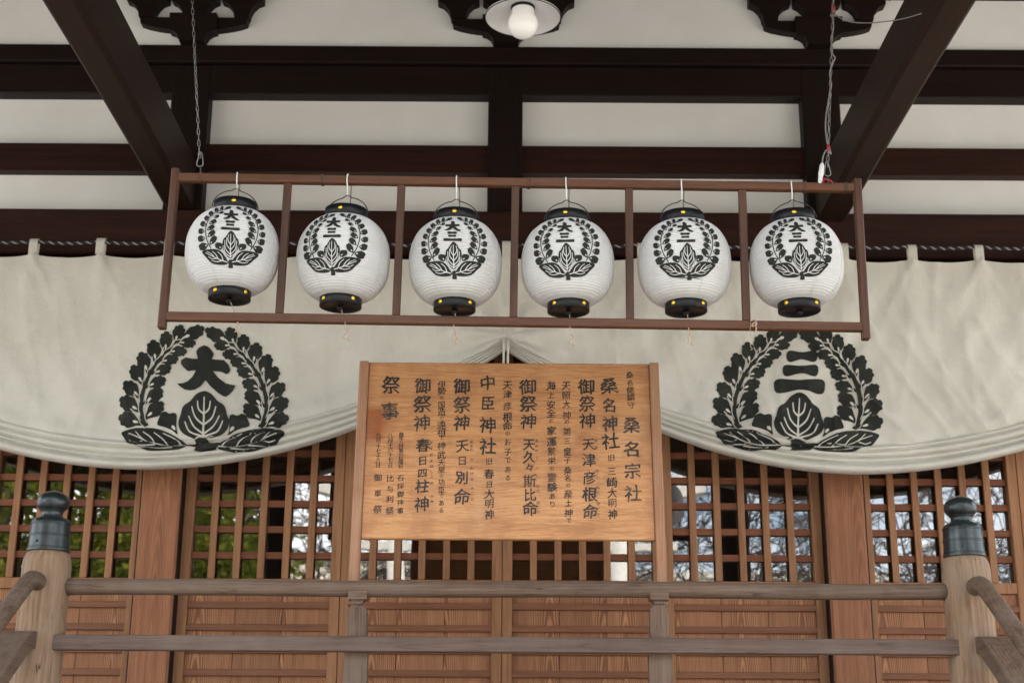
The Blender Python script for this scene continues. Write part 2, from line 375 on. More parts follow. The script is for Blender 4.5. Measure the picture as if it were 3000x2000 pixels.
# bracket sets above the head plate
def bracket(x):
    z = zA + .018
    neck = [(-.070, -.018), (.070, -.018), (.074, .004), (.088, .030), (.110, .046), (.135, .054), (.135, .16), (-.135, .16), (-.135, .054), (-.110, .046), (-.088, .030), (-.074, .004)]
    link('bearing_block', mesh_from_bm(extrude_poly(neck, -.105, -.021), 'bearing_block', M['darkX']), hall, (x, YW, z))
    cv = crom([(.10, .062), (.20, .076), (.27, .092)], 4, False)
    arm = cv + [(.305, .106), (.312, .142), (-.312, .142), (-.305, .106)] + [(-a, c) for a, c in reversed(cv)]
    link('bracket_arm', mesh_from_bm(extrude_poly(arm, -.082, -.0215), 'bracket_arm', M['darkX']), hall, (x, YW, z))
    for cx, hb, ht in ((-.275, .042, .120), (0, .062, .134), (.275, .042, .120)):
        P = [(-hb, 0), (hb, 0), (hb + .006, .034), (hb + .022, .066), (hb + .046, .092), (ht, .106), (ht, .25), (-ht, .25), (-ht, .106), (-hb - .046, .092), (-hb - .022, .066), (-hb - .006, .034)]
        link('small_block', mesh_from_bm(extrude_poly(P, -.092, -.022), 'small_block', M['darkX']), hall, (x + cx, YW, z + .143))
    P = [(-.40, .320), (-.43, .332), (-.47, .338), (-.50, .36), (-.56, .372), (-.62, .43), (-.62, .60), (.62, .60), (.62, .43), (.56, .372), (.50, .36), (.47, .338), (.43, .332), (.40, .320)]
    link('upper_bracket_arm', mesh_from_bm(extrude_poly(P, -.16, -.093), 'upper_arm', M['darkX']), hall, (x, YW, z))
    for s in (-1, 1):        # carved noses that drop from the upper arm
        P = [(s * .415, .265), (s * .445, .285), (s * .455, .33), (s * .405, .33), (s * .400, .30)]
        link('carved_nose', mesh_from_bm(extrude_poly(P, -.155, -.094), 'carved_nose', M['darkX']), hall, (x, YW, z))
        P = [(s * .140 - .017, .285), (s * .140 + .017, .285), (s * .140 + .017, .38), (s * .140 - .017, .38)]
        link('forward_arm', mesh_from_bm(extrude_poly(P, -.155, -.0935), 'forward_arm', M['darkY']), hall, (x, YW, z))
for x in (-PX, 0, PX): bracket(x)

# tie beams that run out from the wall pillars to the porch pillars
for s, z0, z1 in ((-1, 2.945, 3.235), (1, 2.885, 3.150)):
    P = []
    n = 16; Y0, Y1 = 3.75, YW - .03
    bm = bmesh.new(); ring = []
    for i in range(n + 1):
        t = i / n; y = Y0 + (Y1 - Y0) * t; arch = .03 * math.sin(math.pi * t)
        c = .022
        xs = [(-.078 + c, 0), (.078 - c, 0), (.078, c), (.078, 1), (-.078, 1), (-.078, c)]
        rr = []
        for k, (dx, fz) in enumerate(xs):
            zz = (z1 if fz == 1 else z0 + fz) + E + arch
            rr.append(bm.verts.new((s * 1.811 + dx, y, zz)))
        ring.append(rr)
    for i in range(n):
        for k in range(6):
            k2 = (k + 1) % 6; bm.faces.new((ring[i][k], ring[i][k2], ring[i + 1][k2], ring[i + 1][k]))
    bm.faces.new(ring[0]); bm.faces.new(ring[-1]); bmesh.ops.recalc_face_normals(bm, faces=bm.faces)
    link('porch_tie_beam', mesh_from_bm(bm, 'porch_tie_beam', M['brownY']), hall, (0, 0, 0))
# porch pillars and their head beam (out of frame, mirrored in the glass)
for s in (-1, 1):
    box('porch_pillar', s * 1.811 - .11, s * 1.811 + .11, 3.74, 3.96, .1, 4.78, M['darkZ'], hall, .02)
    box('pillar_plinth', s * 1.811 - .18, s * 1.811 + .18, 3.67, 4.03, 0, .1, M['granite'], hall, .02)
box('porch_beam', -3.0, 3.0, 3.77, 3.93, 4.50, 4.78, M['darkX'], hall, .02)

# roof with its underside, ridge and gables (keeps sun and high sky off the front)
RP = [(2.6, 4.78), (4.8, 5.35), (7.45, 6.42), (10.6, 9.2), (13.8, 6.42), (16.2, 5.3)]
def roof_sheet(P, x0, x1, th):
    vs, fs = [], []
    for x in (x0, x1):
        for y, z in P: vs.append((x, y, z))
        for y, z in P: vs.append((x, y, z + th))
    n = len(P)
    for i in range(n - 1):
        fs += [(i, i + 1, 2 * n + i + 1, 2 * n + i), (n + i, 3 * n + i, 3 * n + i + 1, n + i + 1)]
        fs += [(i, n + i, n + i + 1, i + 1), (2 * n + i, 2 * n + i + 1, 3 * n + i + 1, 3 * n + i)]
    fs += [(0, 2 * n, 3 * n, n), (n - 1, 2 * n - 1, 4 * n - 1, 3 * n - 1)]
    return vs, fs
link('roof', mesh_pd('roof', *roof_sheet(RP, -7.5, 7.5, .22), M['roof']), hall, (0, 0, 0))
for i in range(50):            # rafters under the eave
    x = -7.35 + .3 * i
    for (a, b) in ((0, 1), (1, 2)):
        (y0, z0), (y1, z1) = RP[a], RP[b]
        an = math.atan2(z1 - z0, y1 - y0); ln = math.hypot(y1 - y0, z1 - z0)
        link('rafter', boxmesh(.07, round(ln - .01, 3), .09, M['darkY'], 0), hall, (x, (y0 + y1) / 2 + .045 * math.sin(an), (z0 + z1) / 2 - .046 * math.cos(an) - .002), (an, 0, 0))
# the rest of the hall: side walls, back wall, interior
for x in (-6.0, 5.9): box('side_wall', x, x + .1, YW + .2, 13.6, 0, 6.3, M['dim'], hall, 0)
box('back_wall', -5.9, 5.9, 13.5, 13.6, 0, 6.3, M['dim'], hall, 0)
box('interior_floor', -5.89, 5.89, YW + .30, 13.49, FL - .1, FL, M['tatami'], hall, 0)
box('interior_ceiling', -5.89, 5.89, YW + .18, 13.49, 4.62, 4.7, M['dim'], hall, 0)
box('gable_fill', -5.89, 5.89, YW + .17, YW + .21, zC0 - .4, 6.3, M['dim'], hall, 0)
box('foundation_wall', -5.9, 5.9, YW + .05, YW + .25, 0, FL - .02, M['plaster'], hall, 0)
box('veranda_floor', -5.6, 5.6, 5.42, YW + .28, FL - .06, FL, M['greyY'], hall, .006)
for i in range(7):             # stairs
    box('stair_tread', -1.72, 1.72, 5.42 - .27 * (i + 1), 5.42 - .27 * i + .03, FL - .2 * (i + 1) + .14 - .14, FL - .2 * (i + 1) + .06, M['greyX'], hall, .008)

# door leaves: frame (stiles and rails) with lattice above and boarded panel below
def leaf(x0, x1, y):
    zt = zC0 - .27; zb = FL + .005
    zmr1, zmr0 = zr(1698, y), zr(1730, y)
    st = .052
    bm = bmesh.new()
    def b(a0, a1, c0, c1, yo=0):
        r = bmesh.ops.create_cube(bm, size=1)['verts']
        bmesh.ops.scale(bm, vec=(a1 - a0, .045, c1 - c0), verts=r); bmesh.ops.translate(bm, vec=((a0 + a1) / 2, .0225 + yo, (c0 + c1) / 2), verts=r)
    cx = (x0 + x1) / 2; hw = (x1 - x0) / 2 - .0015
    b(-hw, -hw + st, zb, zt); b(hw - st, hw, zb, zt)
    b(-hw + st, hw - st, zmr0, zmr1, .003); b(-hw + st, hw - st, zb, zb + .11, .003); b(-hw + st, hw - st, zt - .09, zt, .003)
    bmesh.ops.bevel(bm, geom=bm.edges[:], offset=.003, segments=1, affect='EDGES')
    d = link('lattice_door', mesh_from_bm(bm, 'lattice_door', M['latticeZ']), hall, (cx, y, 0))
    ix0, ix1 = x0 + st + .001, x1 - st - .001
    n = 5; pitch = (ix1 - ix0 + .036) / (n + 1)
    for i in range(n):
        xc = ix0 - .018 + pitch * (i + 1)
        box('lattice_upright', xc - .018, xc + .018, y + .004, y + .022, zmr1 + .001, zt - .091, M['latticeZ'], d, .002)
    z = zr(1628, y)
    k = 0
    while z < zt - .12:
        box('lattice_rail', ix0, ix1, y + .0225, y + .040, z - .018, z + .018, M['latticeX'], d, .002); z += .1375; k += 1
    link('glass_pane', mesh_pd('glass_pane', [(ix0 - cx, .0, zmr1), (ix1 - cx, .0, zmr1), (ix1 - cx, .0, zt - .09), (ix0 - cx, .0, zt - .09)], [(0, 1, 2, 3)], M['glass']), d, (cx, y + .048, 0))
    # panel boards, three to a leaf
    nb = 3; bw = (ix1 - ix0) / nb
    for i in range(nb):
        box('panel_board', ix0 + bw * i + .0012, ix0 + bw * (i + 1) - .0012, y + .026, y + .040, zb + .112, zmr0 - .001, M['panel'], d, .0015)
    z = zr(1775, y)
    for i in range(6):
        if z - .018 > zb + .12: box('batten', ix0, ix1, y + .004, y + .0255, z - .0165, z + .0165, M['battenX'], d, .002)
        z -= .1145
    return d
inner = PX - .106
lw = 2 * inner / 4
for i in range(4):
    leaf(-inner + lw * i, -inner + lw * (i + 1), YD + (.0 if i in (0, 3) else .0))
for s in (-1, 1):
    for i in range(4):
        a = PX + .106 + lw * i
        leaf(*( (a, a + lw) if s > 0 else (-a - lw, -a)), YD)
# narrow dark strips that paint the shaded gap between pillars and doors
for x in (-PX, PX):
    for s in (-1, 1):
        box('gap_shade_strip', x + s * .106 - .004, x + s * .106 + .004, YW + .012, YD - .001, FL, zC0 - .262, M['darkZ'], hall, 0)

# ------------------------------------------------------------------ curtain
YC = 7.20
def zc(py): return at(1480, py, YC).z
Z_TOP, Z_ROPE = zc(752), zc(722)
Z_HEM, Z_UP, Z_GH, Z_GU = zc(1388), zc(1302), zc(1030), zc(1000)
GX, SPAN = .012, 1.86
TABS = [GX + .3635 * k for k in range(-15, 16)]
def swag(x):
    d = abs(x - GX); d = d % (2 * SPAN)
    return abs(SPAN - d) / SPAN            # 1 at a gather, 0 at the lowest point
def z_hem(x): s = swag(x); return Z_HEM + (Z_GH - Z_HEM) * s ** 1.92 + .006 * math.sin(3.1 * x + 1)
def z_up(x): s = swag(x); return Z_UP + (Z_GU - Z_UP) * s ** 1.78
def z_top(x):
    u = ((x - GX) / .3635) % 1.0
    return Z_TOP - .020 * math.sin(math.pi * u) ** .8
def rolls(x, w):
    s = swag(x)
    b = [0, .21 + .05 * math.sin(1.7 * x + .4), .47 + .04 * math.sin(2.3 * x), .68 + .04 * math.sin(1.3 * x + 2), 1.0]
    A = [.030, .036, .040, .052]
    for i in range(4):
        if w <= b[i + 1] + 1e-9:
            t = max(0., min(1., (w - b[i]) / (b[i + 1] - b[i])))
            # overhanging fold: rises slowly, drops into a tight crease
            h = math.sin(math.pi * min(1, t ** 1.2)) ** .42 if 0 < t < 1 else 0.
            return (.012 + A[i] * h) * (1 - .45 * s ** 3) + .018 * (1 - s) * w
    return 0.
def cloth_y(x, z):
    zu, zh, zt = z_up(x), z_hem(x), z_top(x)
    if z >= zu:
        dz = max(0., zt - z); h = max(.05, zt - zu); f = min(1., dz / h)
        o = .012 * f
        # pull lines fanning out below the tabs
        k = round((x - GX) / .3635); 
        for j in (k - 1, k, k + 1):
            xt = GX + .3635 * j; wd = .016 + .22 * dz
            o += .020 * math.exp(-((x - xt) / wd) ** 2) * math.exp(-dz / .32)
            for sg in (-1, 1):
                o += .012 * math.exp(-((x - xt - sg * .55 * dz) / (.012 + .06 * dz)) ** 2) * math.exp(-dz / .28)
        # drag folds towards the gather in the middle
        dx, dzz = x - GX, z - (Z_GU + .02); r = math.hypot(dx, dzz) + 1e-4; ph = math.atan2(dzz, abs(dx))
        o += .026 * math.sin(ph * 9 + 1.2 * math.sin(3 * r)) * math.exp(-r / .6) * min(1, r / .12) * f
        # long soft drapes, stronger on the right half
        st = 1. if x > 0 else .55
        sgn = 1 if x > 0 else -1
        q = Vector(((x * sgn * .8 - z * .55) * 4.2, (x * sgn * .4 + z * .6) * .9, 3.0 + sgn))
        o += st * .042 * mnoise.noise(q) * min(1, 3 * f) + st * .016 * mnoise.noise(q * 2.3) * min(1, 4 * f)
        o += .010 * mnoise.noise(Vector((x * 3.1, z * 2.2, 5.)))
        # creased drapes that sweep from the tabs down towards the crests
        wq = x * sgn * .86 + z * .50 + .10 * mnoise.noise(Vector((x * 1.1, z * 1.3, 7.)))
        rd = 1 - abs(mnoise.noise(Vector((wq * 5.2, (z - x * sgn * .4) * .55, 20. + sgn)))) * 2.2
        o += (.023 if x > 0 else .013) * max(0., rd) ** 3 * min(1, 2.5 * f)
        rd = 1 - abs(mnoise.noise(Vector((x * 6.5 + .6 * z, z * 1.1, 31.)))) * 2.4
        o += (.010 if x > 0 else .006) * max(0., rd) ** 4
        # shallow ripples parallel to the hem
        e = (z - zu)
        o += .008 * math.sin(e * 46 + .8 * math.sin(2 * x)) * math.exp(-e / .10) * (1 - math.exp(-e / .02))
        return YC - o - .012 * f * 0
    w = min(1., (zu - z) / (zu - zh)); 
    base = YC - .012
    e = Vector(((x * .8) * 4.2, z * .9, 9.)); 
    return base - rolls(x, w) + .012 - .004 * mnoise.noise(e)
cur = thing('shrine_curtain', 'wide off-white canvas curtain swagged up in the middle with two black crests', 'curtain', (0, YC, Z_HEM))
vs, fs = [], []
nx = 640; x0, x1 = -5.5, 5.5; nm, nr = 74, 60
rows = nm + nr + 1
for i in range(nx + 1):
    x = x0 + (x1 - x0) * i / nx
    zt, zu, zh = z_top(x), z_up(x), z_hem(x)
    for j in range(nm):
        z = zt + (zu - zt) * j / nm; vs.append((x, cloth_y(x, z), z))
    for j in range(nr + 1):
        z = zu + (zh - zu) * j / nr; vs.append((x, cloth_y(x, z), z))
for i in range(nx):
    for j in range(rows - 1):
        a = i * rows + j; fs.append((a, a + 1, a + rows + 1, a + rows))
# hem turns back underneath
b0 = len(vs)
for i in range(nx + 1):
    x, y, z = vs[i * rows + rows - 1]; vs.append((x, y + .05, z + .012))
for i in range(nx):
    a = i * rows + rows - 1; fs.append((a, b0 + i, b0 + i + 1, a + rows))
link('cloth', mesh_pd('cloth', vs, fs, M['cloth'], True), cur, (0, 0, 0))
for x in TABS:
    if abs(x) > 5.4: continue
    tv, tf = [], []
    pr = [(0., -.012), (.002, .0), (.0, .05), (.006, .078), (.020, .088), (.034, .078), (.038, .05), (.034, -.02)]
    for dx in (-.023, .023):
        for y, z in pr: tv.append((dx + .003 * math.sin(9 * x), YC - .022 + y, Z_TOP + z + .006 * math.sin(31 * x)))
    n = len(pr)
    for i in range(n - 1): tf.append((i, i + 1, n + i + 1, n + i))
    link('tab', mesh_pd('tab', [(a, b - 0, c) for a, b, c in tv], tf, M['cloth'], True), cur, (x, 0, 0))
# cord that gathers the curtain in the middle, with its two hanging ends
vs, fs = tube([(GX + .0, cloth_y(GX, Z_TOP - .0) - .012, Z_TOP + .03)] + [(GX + .004 * math.sin(k), cloth_y(GX, Z_TOP + (Z_GU - Z_TOP) * k / 12) - .004, Z_TOP + (Z_GU - Z_TOP) * k / 12) for k in range(1, 13)], .004, 6)
link('pull_cord', mesh_pd('pull_cord', vs, fs, M['cotton'], True), cur, (0, 0, 0))
for s in (-1, 1):
    xx = GX + s * .011
    vs, fs = tube([(xx, YC - .035, Z_GU + .01), (xx + .002, YC - .055, Z_GH + .01), (xx + .001, YC - .05, Z_GH - .05), (xx + s * .004, YC - .05, Z_GH - .22), (xx + s * .006, YC - .05, Z_GH - .34)], .006, 8)
    link('cord_end', mesh_pd('cord_end', vs, fs, M['cotton'], True), cur, (0, 0, 0))

# ---- crest shapes, drawn in the units of the printed crest
def stroke(P, w0, w1, sub=5):
    C = crom(P, sub, False); n = len(C); a, b = [], []
    for i, p in enumerate(C):
        q0, q1 = C[max(0, i - 1)], C[min(n - 1, i + 1)]; dx, dy = q1[0] - q0[0], q1[1] - q0[1]; l = math.hypot(dx, dy) or 1
        ww = (w0 + (w1 - w0) * i / (n - 1)) / 2; a.append((p[0] - dy / l * ww, p[1] + dx / l * ww)); b.append((p[0] + dy / l * ww, p[1] - dx / l * ww))
    return a + b[::-1]
def local(Rt, T, pts):
    dx, dy = T[0] - Rt[0], T[1] - Rt[1]
    return [(Rt[0] + dx * s - dy * ww, Rt[1] + dy * s + dx * ww) for s, ww in pts]
LOBE = [(0, .05), (.2, .12), (.34, .20), (.48, .30), (.60, .34), (.69, .30), (.74, .285), (.85, .29), (.905, .20), (.915, .145), (.99, .12), (1.02, 0)]
def lobed(Rt, T, k=1.0):
    P = [(s, ww * k) for s, ww in LOBE] + [(s, -ww * k) for s, ww in LOBE[-2::-1]]
    return crom(local(Rt, T, P), 3)
def drop(Rt, T, s0, s1, ww):
    m = (s0 + s1 * 2) / 3
    return crom(local(Rt, T, [(s0, 0), (m, ww), (s1, 0), (m, -ww)]), 4)
def curtain_crest(which):
    B, Wt = [], []
    stem = [(362, 1178), (318, 1080), (303, 960), (318, 820), (365, 680), (430, 560), (520, 440), (620, 335), (730, 225)]
    outer = [((335, 1160), (52, 1072)), ((312, 1030), (70, 870)), ((306, 880), (118, 692)), ((335, 740), (203, 512)), ((388, 620), (296, 372)),
             ((470, 505), (436, 242)), ((570, 395), (588, 150)), ((670, 290), (748, 76))]
    inner = [((330, 1110), (545, 925)), ((322, 945), (538, 785)), ((352, 760), (575, 668)), ((420, 610), (638, 542)), ((500, 480), (716, 448)), ((590, 372), (806, 366)), ((690, 272), (900, 270))]
    term = ((715, 245), (992, 104))
    for m in (0, 1):
        fx = (lambda p: p) if m == 0 else (lambda p: (2 * (985 + 20 * (1 - p[1] / 1180.)) - p[0], p[1] + 18))
        B.append([fx(p) for p in stroke(stem, 52, 30)])
        for i, (a, b) in enumerate(outer + inner + [term]):
            k = .90 if i < len(outer) else (.84 if i < len(outer) + len(inner) else .74)
            B.append([fx(p) for p in lobed(a, b, k)])
            Wt.append([fx(p) for p in drop(a, b, .20, .44, .05)])
            # pale line that sets each leaf off from the one below
            sgn = 1 if i < len(outer) else -1
            if i == len(outer) + len(inner): sgn = -1
            if i < len(outer) + len(inner):
                j = min(range(len(stem) - 1), key=lambda q: math.hypot((stem[q][0] + stem[q + 1][0]) / 2 - a[0], (stem[q][1] + stem[q + 1][1]) / 2 - a[1]))
                tx_, ty_ = stem[j + 1][0] - stem[j][0], stem[j + 1][1] - stem[j][1]; tl = math.hypot(tx_, ty_); tx_, ty_ = tx_ / tl, ty_ / tl
                nx_, ny_ = ty_, -tx_
                if (b[0] - a[0]) * nx_ + (b[1] - a[1]) * ny_ < 0: nx_, ny_ = -nx_, -ny_
                Q = local(a, b, [(.66, sgn * .40), (.50, sgn * .345), (.36, sgn * .265)])
                Q += [(a[0] + nx_ * 30 + tx_ * 26, a[1] + ny_ * 30 + ty_ * 26), (a[0] + nx_ * 21 - tx_ * 8, a[1] + ny_ * 21 - ty_ * 8), (a[0] + nx_ * 17 - tx_ * 42, a[1] + ny_ * 17 - ty_ * 42)]
                Wt.append([fx(p) for p in stroke(Q, 10, 7)])
        bud = [(478, 1162), (505, 1080), (530, 1035), (575, 1022), (615, 1045), (665, 1036), (697, 1062), (692, 1150), (694, 1215), (708, 1284), (645, 1232), (560, 1192)]
        B.append([fx(p) for p in crom(bud, 3)]); Wt.append([fx(p) for p in drop((700, 1255), (600, 1110), .15, .55, .1)])
        lf = [(88, 1240), (250, 1200), (450, 1204), (600, 1258), (740, 1342), (812, 1412), (740, 1466), (560, 1482), (390, 1480), (262, 1412), (168, 1388), (110, 1310)]
        B.append([fx(p) for p in crom(lf, 3)])
        Wt.append([fx(p) for p in stroke([(800, 1412), (610, 1418), (460, 1390), (330, 1335), (240, 1240)], 13, 9)])
        for a, b, c in (((760, 1410), (690, 1340), (545, 1265)), ((610, 1412), (540, 1330), (445, 1255)), ((462, 1390), (410, 1310), (320, 1242)), ((330, 1335), (260, 1300), (165, 1262)), ((310, 1345), (240, 1370), (175, 1345)), ((660, 1442), (520, 1450), (380, 1432)), ((470, 1408), (380, 1412), (270, 1412))):
            Wt.append([fx(p) for p in stroke([a, b, c], 14, 9)])
    half = [(1000, 798), (1080, 832), (1142, 905), (1218, 958), (1250, 1055), (1276, 1135), (1262, 1210), (1215, 1272), (1140, 1312), (1075, 1334)]
    B.append(crom(half + [(995, 1296)] + [(1990 - x, y + 4) for x, y in half[:0:-1]], 3))
    Wt.append(stroke([(1000, 862), (995, 1100), (990, 1310)], 12, 26))
    for y, (ex, ey), (mxx, my) in ((1048, (70, 908), (55, 1000)), (1172, (132, 970), (90, 1090)), (1278, (168, 1072), (105, 1195)), (1306, (212, 1132), (150, 1255))):
        for s in (-1, 1): Wt.append(stroke([(994, y), (996 + s * mxx, my), (998 + s * ex, ey)], 22, 12))
    B.append(crom([(905, 1350), (960, 1318), (1030, 1334), (1070, 1388), (1160, 1384), (1235, 1400), (1150, 1436), (1110, 1478), (1000, 1482), (895, 1478), (920, 1442), (812, 1420), (830, 1402), (910, 1402)], 2))
    Wt.append(stroke([(892, 1350), (945, 1308), (1040, 1318), (1085, 1375)], 15, 15))
    if which == 'dai':
        B.append([(990, 290), (1035, 305), (1065, 335), (1097, 385), (1075, 440), (1150, 445), (1205, 448), (1258, 500), (1277, 560), (1262, 592), (1235, 607), (1180, 580), (1088, 574), (1150, 650), (1230, 708), (1335, 730), (1310, 790), (1280, 822), (1235, 858), (1200, 850), (1150, 820), (1060, 740), (1012, 680), (960, 750), (900, 785), (845, 793), (790, 784), (740, 755), (700, 715), (765, 712), (820, 688), (870, 640), (905, 572), (860, 574), (820, 582), (770, 540), (742, 500), (748, 460), (795, 430), (860, 440), (922, 440), (905, 360), (930, 320)])
    else:
        for xa, xb, ya, yb in ((860, 1198, 340, 465), (820, 1210, 495, 620), (728, 1292, 645, 805)):
            m = (xa + xb) / 2; h = yb - ya
            B.append(crom([(xa + .25 * h, ya), (m, ya + .12 * h), (xb - .25 * h, ya), (xb, ya + .5 * h), (xb - .3 * h, yb), (m, yb - .22 * h), (xa + .3 * h, yb), (xa, ya + .5 * h)], 5))
    return B, Wt
def conform(polys, cell, fn, celly=None):
    """flat outlines cut on a fine grid and laid on a surface by fn(a, b, i)"""
    bm = bmesh.new()
    for i, P in enumerate(polys):
        C = []
        for p in P:
            if not C or (abs(p[0] - C[-1][0]) + abs(p[1] - C[-1][1])) > 1e-7: C.append(p)
        try: bm.faces.new([bm.verts.new((p[0], p[1], i * 1.0)) for p in C])
        except Exception: pass
    bm.normal_update()
    bmesh.ops.triangulate(bm, faces=bm.faces[:], ngon_method='EAR_CLIP')
    bmesh.ops.dissolve_limit(bm, angle_limit=.001, use_dissolve_boundaries=False, verts=bm.verts[:], edges=[])if False else None
    lo = [min(v.co[k] for v in bm.verts) for k in (0, 1)]; hi = [max(v.co[k] for v in bm.verts) for k in (0, 1)]
    for k in (0, 1):
        cell_k = cell if k == 0 or celly is None else celly
        t = lo[k] + cell_k
        while t < hi[k]:
            nn = Vector((1, 0, 0)) if k == 0 else Vector((0, 1, 0))
            bmesh.ops.bisect_plane(bm, geom=bm.verts[:] + bm.edges[:] + bm.faces[:], plane_co=nn * t, plane_no=nn, dist=1e-7)
            t += cell_k
    for v in bm.verts: v.co = fn(v.co.x, v.co.y, int(round(v.co.z)))
    return bm
for which, ox, oy, kx, ky in (('dai', 330, 930, 1 / 3.733, 1 / 3.733), ('san', 330 + 1743, 930 + 7, 1 / 3.733, 1 / 3.733)):
    B, Wt = curtain_crest(which)
    def tom(p):
        q = at(ox + p[0] * kx, oy + (p[1] if p[1] < 1150 else 1150 + (p[1] - 1150) * (.95 if which == 'dai' else .86)) * ky, YC - .03); return (q.x, q.z)
    def lay(off, st):
        def fn(a, b, i): return Vector((a, cloth_y(a, b) - off - (i % 7) * st, b))
        return fn
    lab = 'character for great' if which == 'dai' else 'three strokes'
    o = link('crest', mesh_from_bm(conform([[tom(p) for p in P] for P in B], .011, lay(.0036, .00012), .0055), 'crest', M['dye']), cur, (0, 0, 0))
    o['label'] = 'black leaf wreath crest around the character dai' if which == 'dai' else 'black leaf wreath crest around three bars'
    link('crest_lines', mesh_from_bm(conform([[tom(p) for p in P] for P in Wt], .011, lay(.0058, .00008), .0055), 'crest_lines', M['cloth']), cur, (0, 0, 0))['kind'] = 'stuff'

# rope the curtain hangs on: black and white strands
rope = thing('curtain_rope', 'thin twisted black and white rope carrying the curtain below the dark beam', 'rope', (0, YC, Z_ROPE))
for k, mt in enumerate(('ropeb', 'ropew', 'ropeb')):
    pts = []
    n = 2200
    for i in range(n + 1):
        x = -5.5 + 11. * i / n; a = 2 * math.pi * (x / .050 + k / 3.)
        sag = -.010 * abs(math.sin(math.pi * (x - GX) / .3635))
        pts.append((x, YC - .004 + .0046 * math.cos(a), Z_ROPE + .012 + sag + .0046 * math.sin(a)))
    link('rope_strand', mesh_pd('rope_strand', *tube(pts, .0048, 6), M[mt], True), rope, (0, 0, 0))

# ------------------------------------------------------------------ balustrade with newel posts and stair rails
YR = 5.58
nl, nr_ = at(140, 1631, YR), at(2827, 1642, YR)
NX = (nr_.x - nl.x) / 2; NC = (nr_.x + nl.x) / 2
zn_top = (at(140, 1616, YR).z + at(2827, 1632, YR).z) / 2
bal = thing('balustrade', 'weathered wooden veranda balustrade with bronze-capped newel posts and curved stair rails', 'balustrade', (NC, YR, FL))
NR = .0925
def newel(x, y, zbot, ztop):
    prof = [(NR, zbot)] + [(NR + .0012 * math.sin(i * 2.1), zbot + (ztop - .05 - zbot) * i / 14) for i in range(1, 14)] + [(NR, ztop - .05), (NR - .003, ztop - .028), (NR - .010, ztop - .010), (NR - .018, ztop)]
    v, f = lathe(prof, 40)
    v = [(a, b, c - ztop) for a, b, c in v]
    p = link('newel_post', mesh_pd('newel_post', v, f, M['newel'], True), bal, (x, y, ztop))
    r = .079
    def bead(z, rr): return [(rr, z), (rr + .0022, z + .0010), (rr + .0022, z + .0032), (rr, z + .0042)]
    P = [(r + .001, 0), (r + .0035, .001), (r + .0035, .007), (r + .0012, .0085), (r + .0012, .0105), (r, .0115)] + bead(.0135, r - .0002)
    P += [(r - .001, .030)] + bead(.057, r - .002) + bead(.0635, r - .0022) + [(r - .003, .085)] + bead(.103, r - .004) + bead(.1085, r - .004) + [(r - .0045, .1140), (r - .006, .119), (r - .010, .125), (r - .018, .1305), (r - .030, .1335)]
    P += [(.045, .1345), (.0425, .140), (.041, .146), (.0415, .153), (.044, .158), (.0465, .160), (.0475, .162), (.0465, .164), (.050, .166), (.056, .171), (.0610, .178), (.0636, .188), (.0640, .196), (.0622, .206), (.0570, .217), (.047, .2265), (.033, .234), (.019, .2385), (.009, .2415), (.004, .245), (.0005, .246)]
    v, f = lathe(P, 48)
    fm = mesh_pd('bronze_finial', v, f, M['bronze'], True); fm.set_sharp_from_angle(angle=R(26))
    fin = link('bronze_finial', fm, p, (x, y, ztop + .0005))
    for a in (-1.9, .6):
        v, f = lathe([(.0055, 0), (.0052, .0025), (.003, .0045), (.0003, .005)], 10)
        vv = Matrix.Rotation(R(90), 4, 'X')
        link('finial_rivet', mesh_pd('finial_rivet', v, f, M['bronze'], True), p, (x + math.cos(a) * (r - .001), y + math.sin(a) * (r - .001), ztop + .034), (R(90), 0, a + R(90)))
    return p
zh_c = (at(140, 1716, YR - .02).z + at(2827, 1731, YR - .02).z) / 2     # handrail axis
zl0, zl1 = (at(600, 1905, YR - .05).z + at(2400, 1916, YR - .05).z) / 2, (at(600, 1860, YR - .05).z + at(2400, 1870, YR - .05).z) / 2
for s in (-1, 1): newel(NC + s * NX, YR, FL - .05, zn_top)
def rough_tube(pts, rad, seg, seed):
    v, f = tube(pts, rad, seg)
    out = []
    for p in v:
        q = Vector((p[0] * 2.0, p[1] * 9, p[2] * 9 + seed)); k = .0016 * mnoise.noise(q)
        out.append((p[0], p[1] + k, p[2] + k))
    return out, f
n = 60
xa, xb = NC - NX + NR - .012, NC + NX - NR + .012
v, f = rough_tube([(xa + (xb - xa) * i / n, 0, .002 * math.sin(i * .21)) for i in range(n + 1)], [.0315 + (.0025 if i in (0, n) else 0) for i in range(n + 1)], 24, 3.3)
link('handrail', mesh_pd('handrail', v, f, M['greyX'], True), bal, (0, YR, zh_c))
box('lower_rail', NC - NX + .065, NC + NX - .065, YR - .062, YR - .012, zl0, zl1, M['plumX'], bal, .004)
for s in (-1, 1):       # wedge that pins the lower rail into the newel
    box('rail_tenon', NC + s * (NX - .025) - .035, NC + s * (NX - .025) + .035, YR - .094, YR - .058, zl0 + .004, zl1 - .004, M['plumX'], bal, .003) if False else None
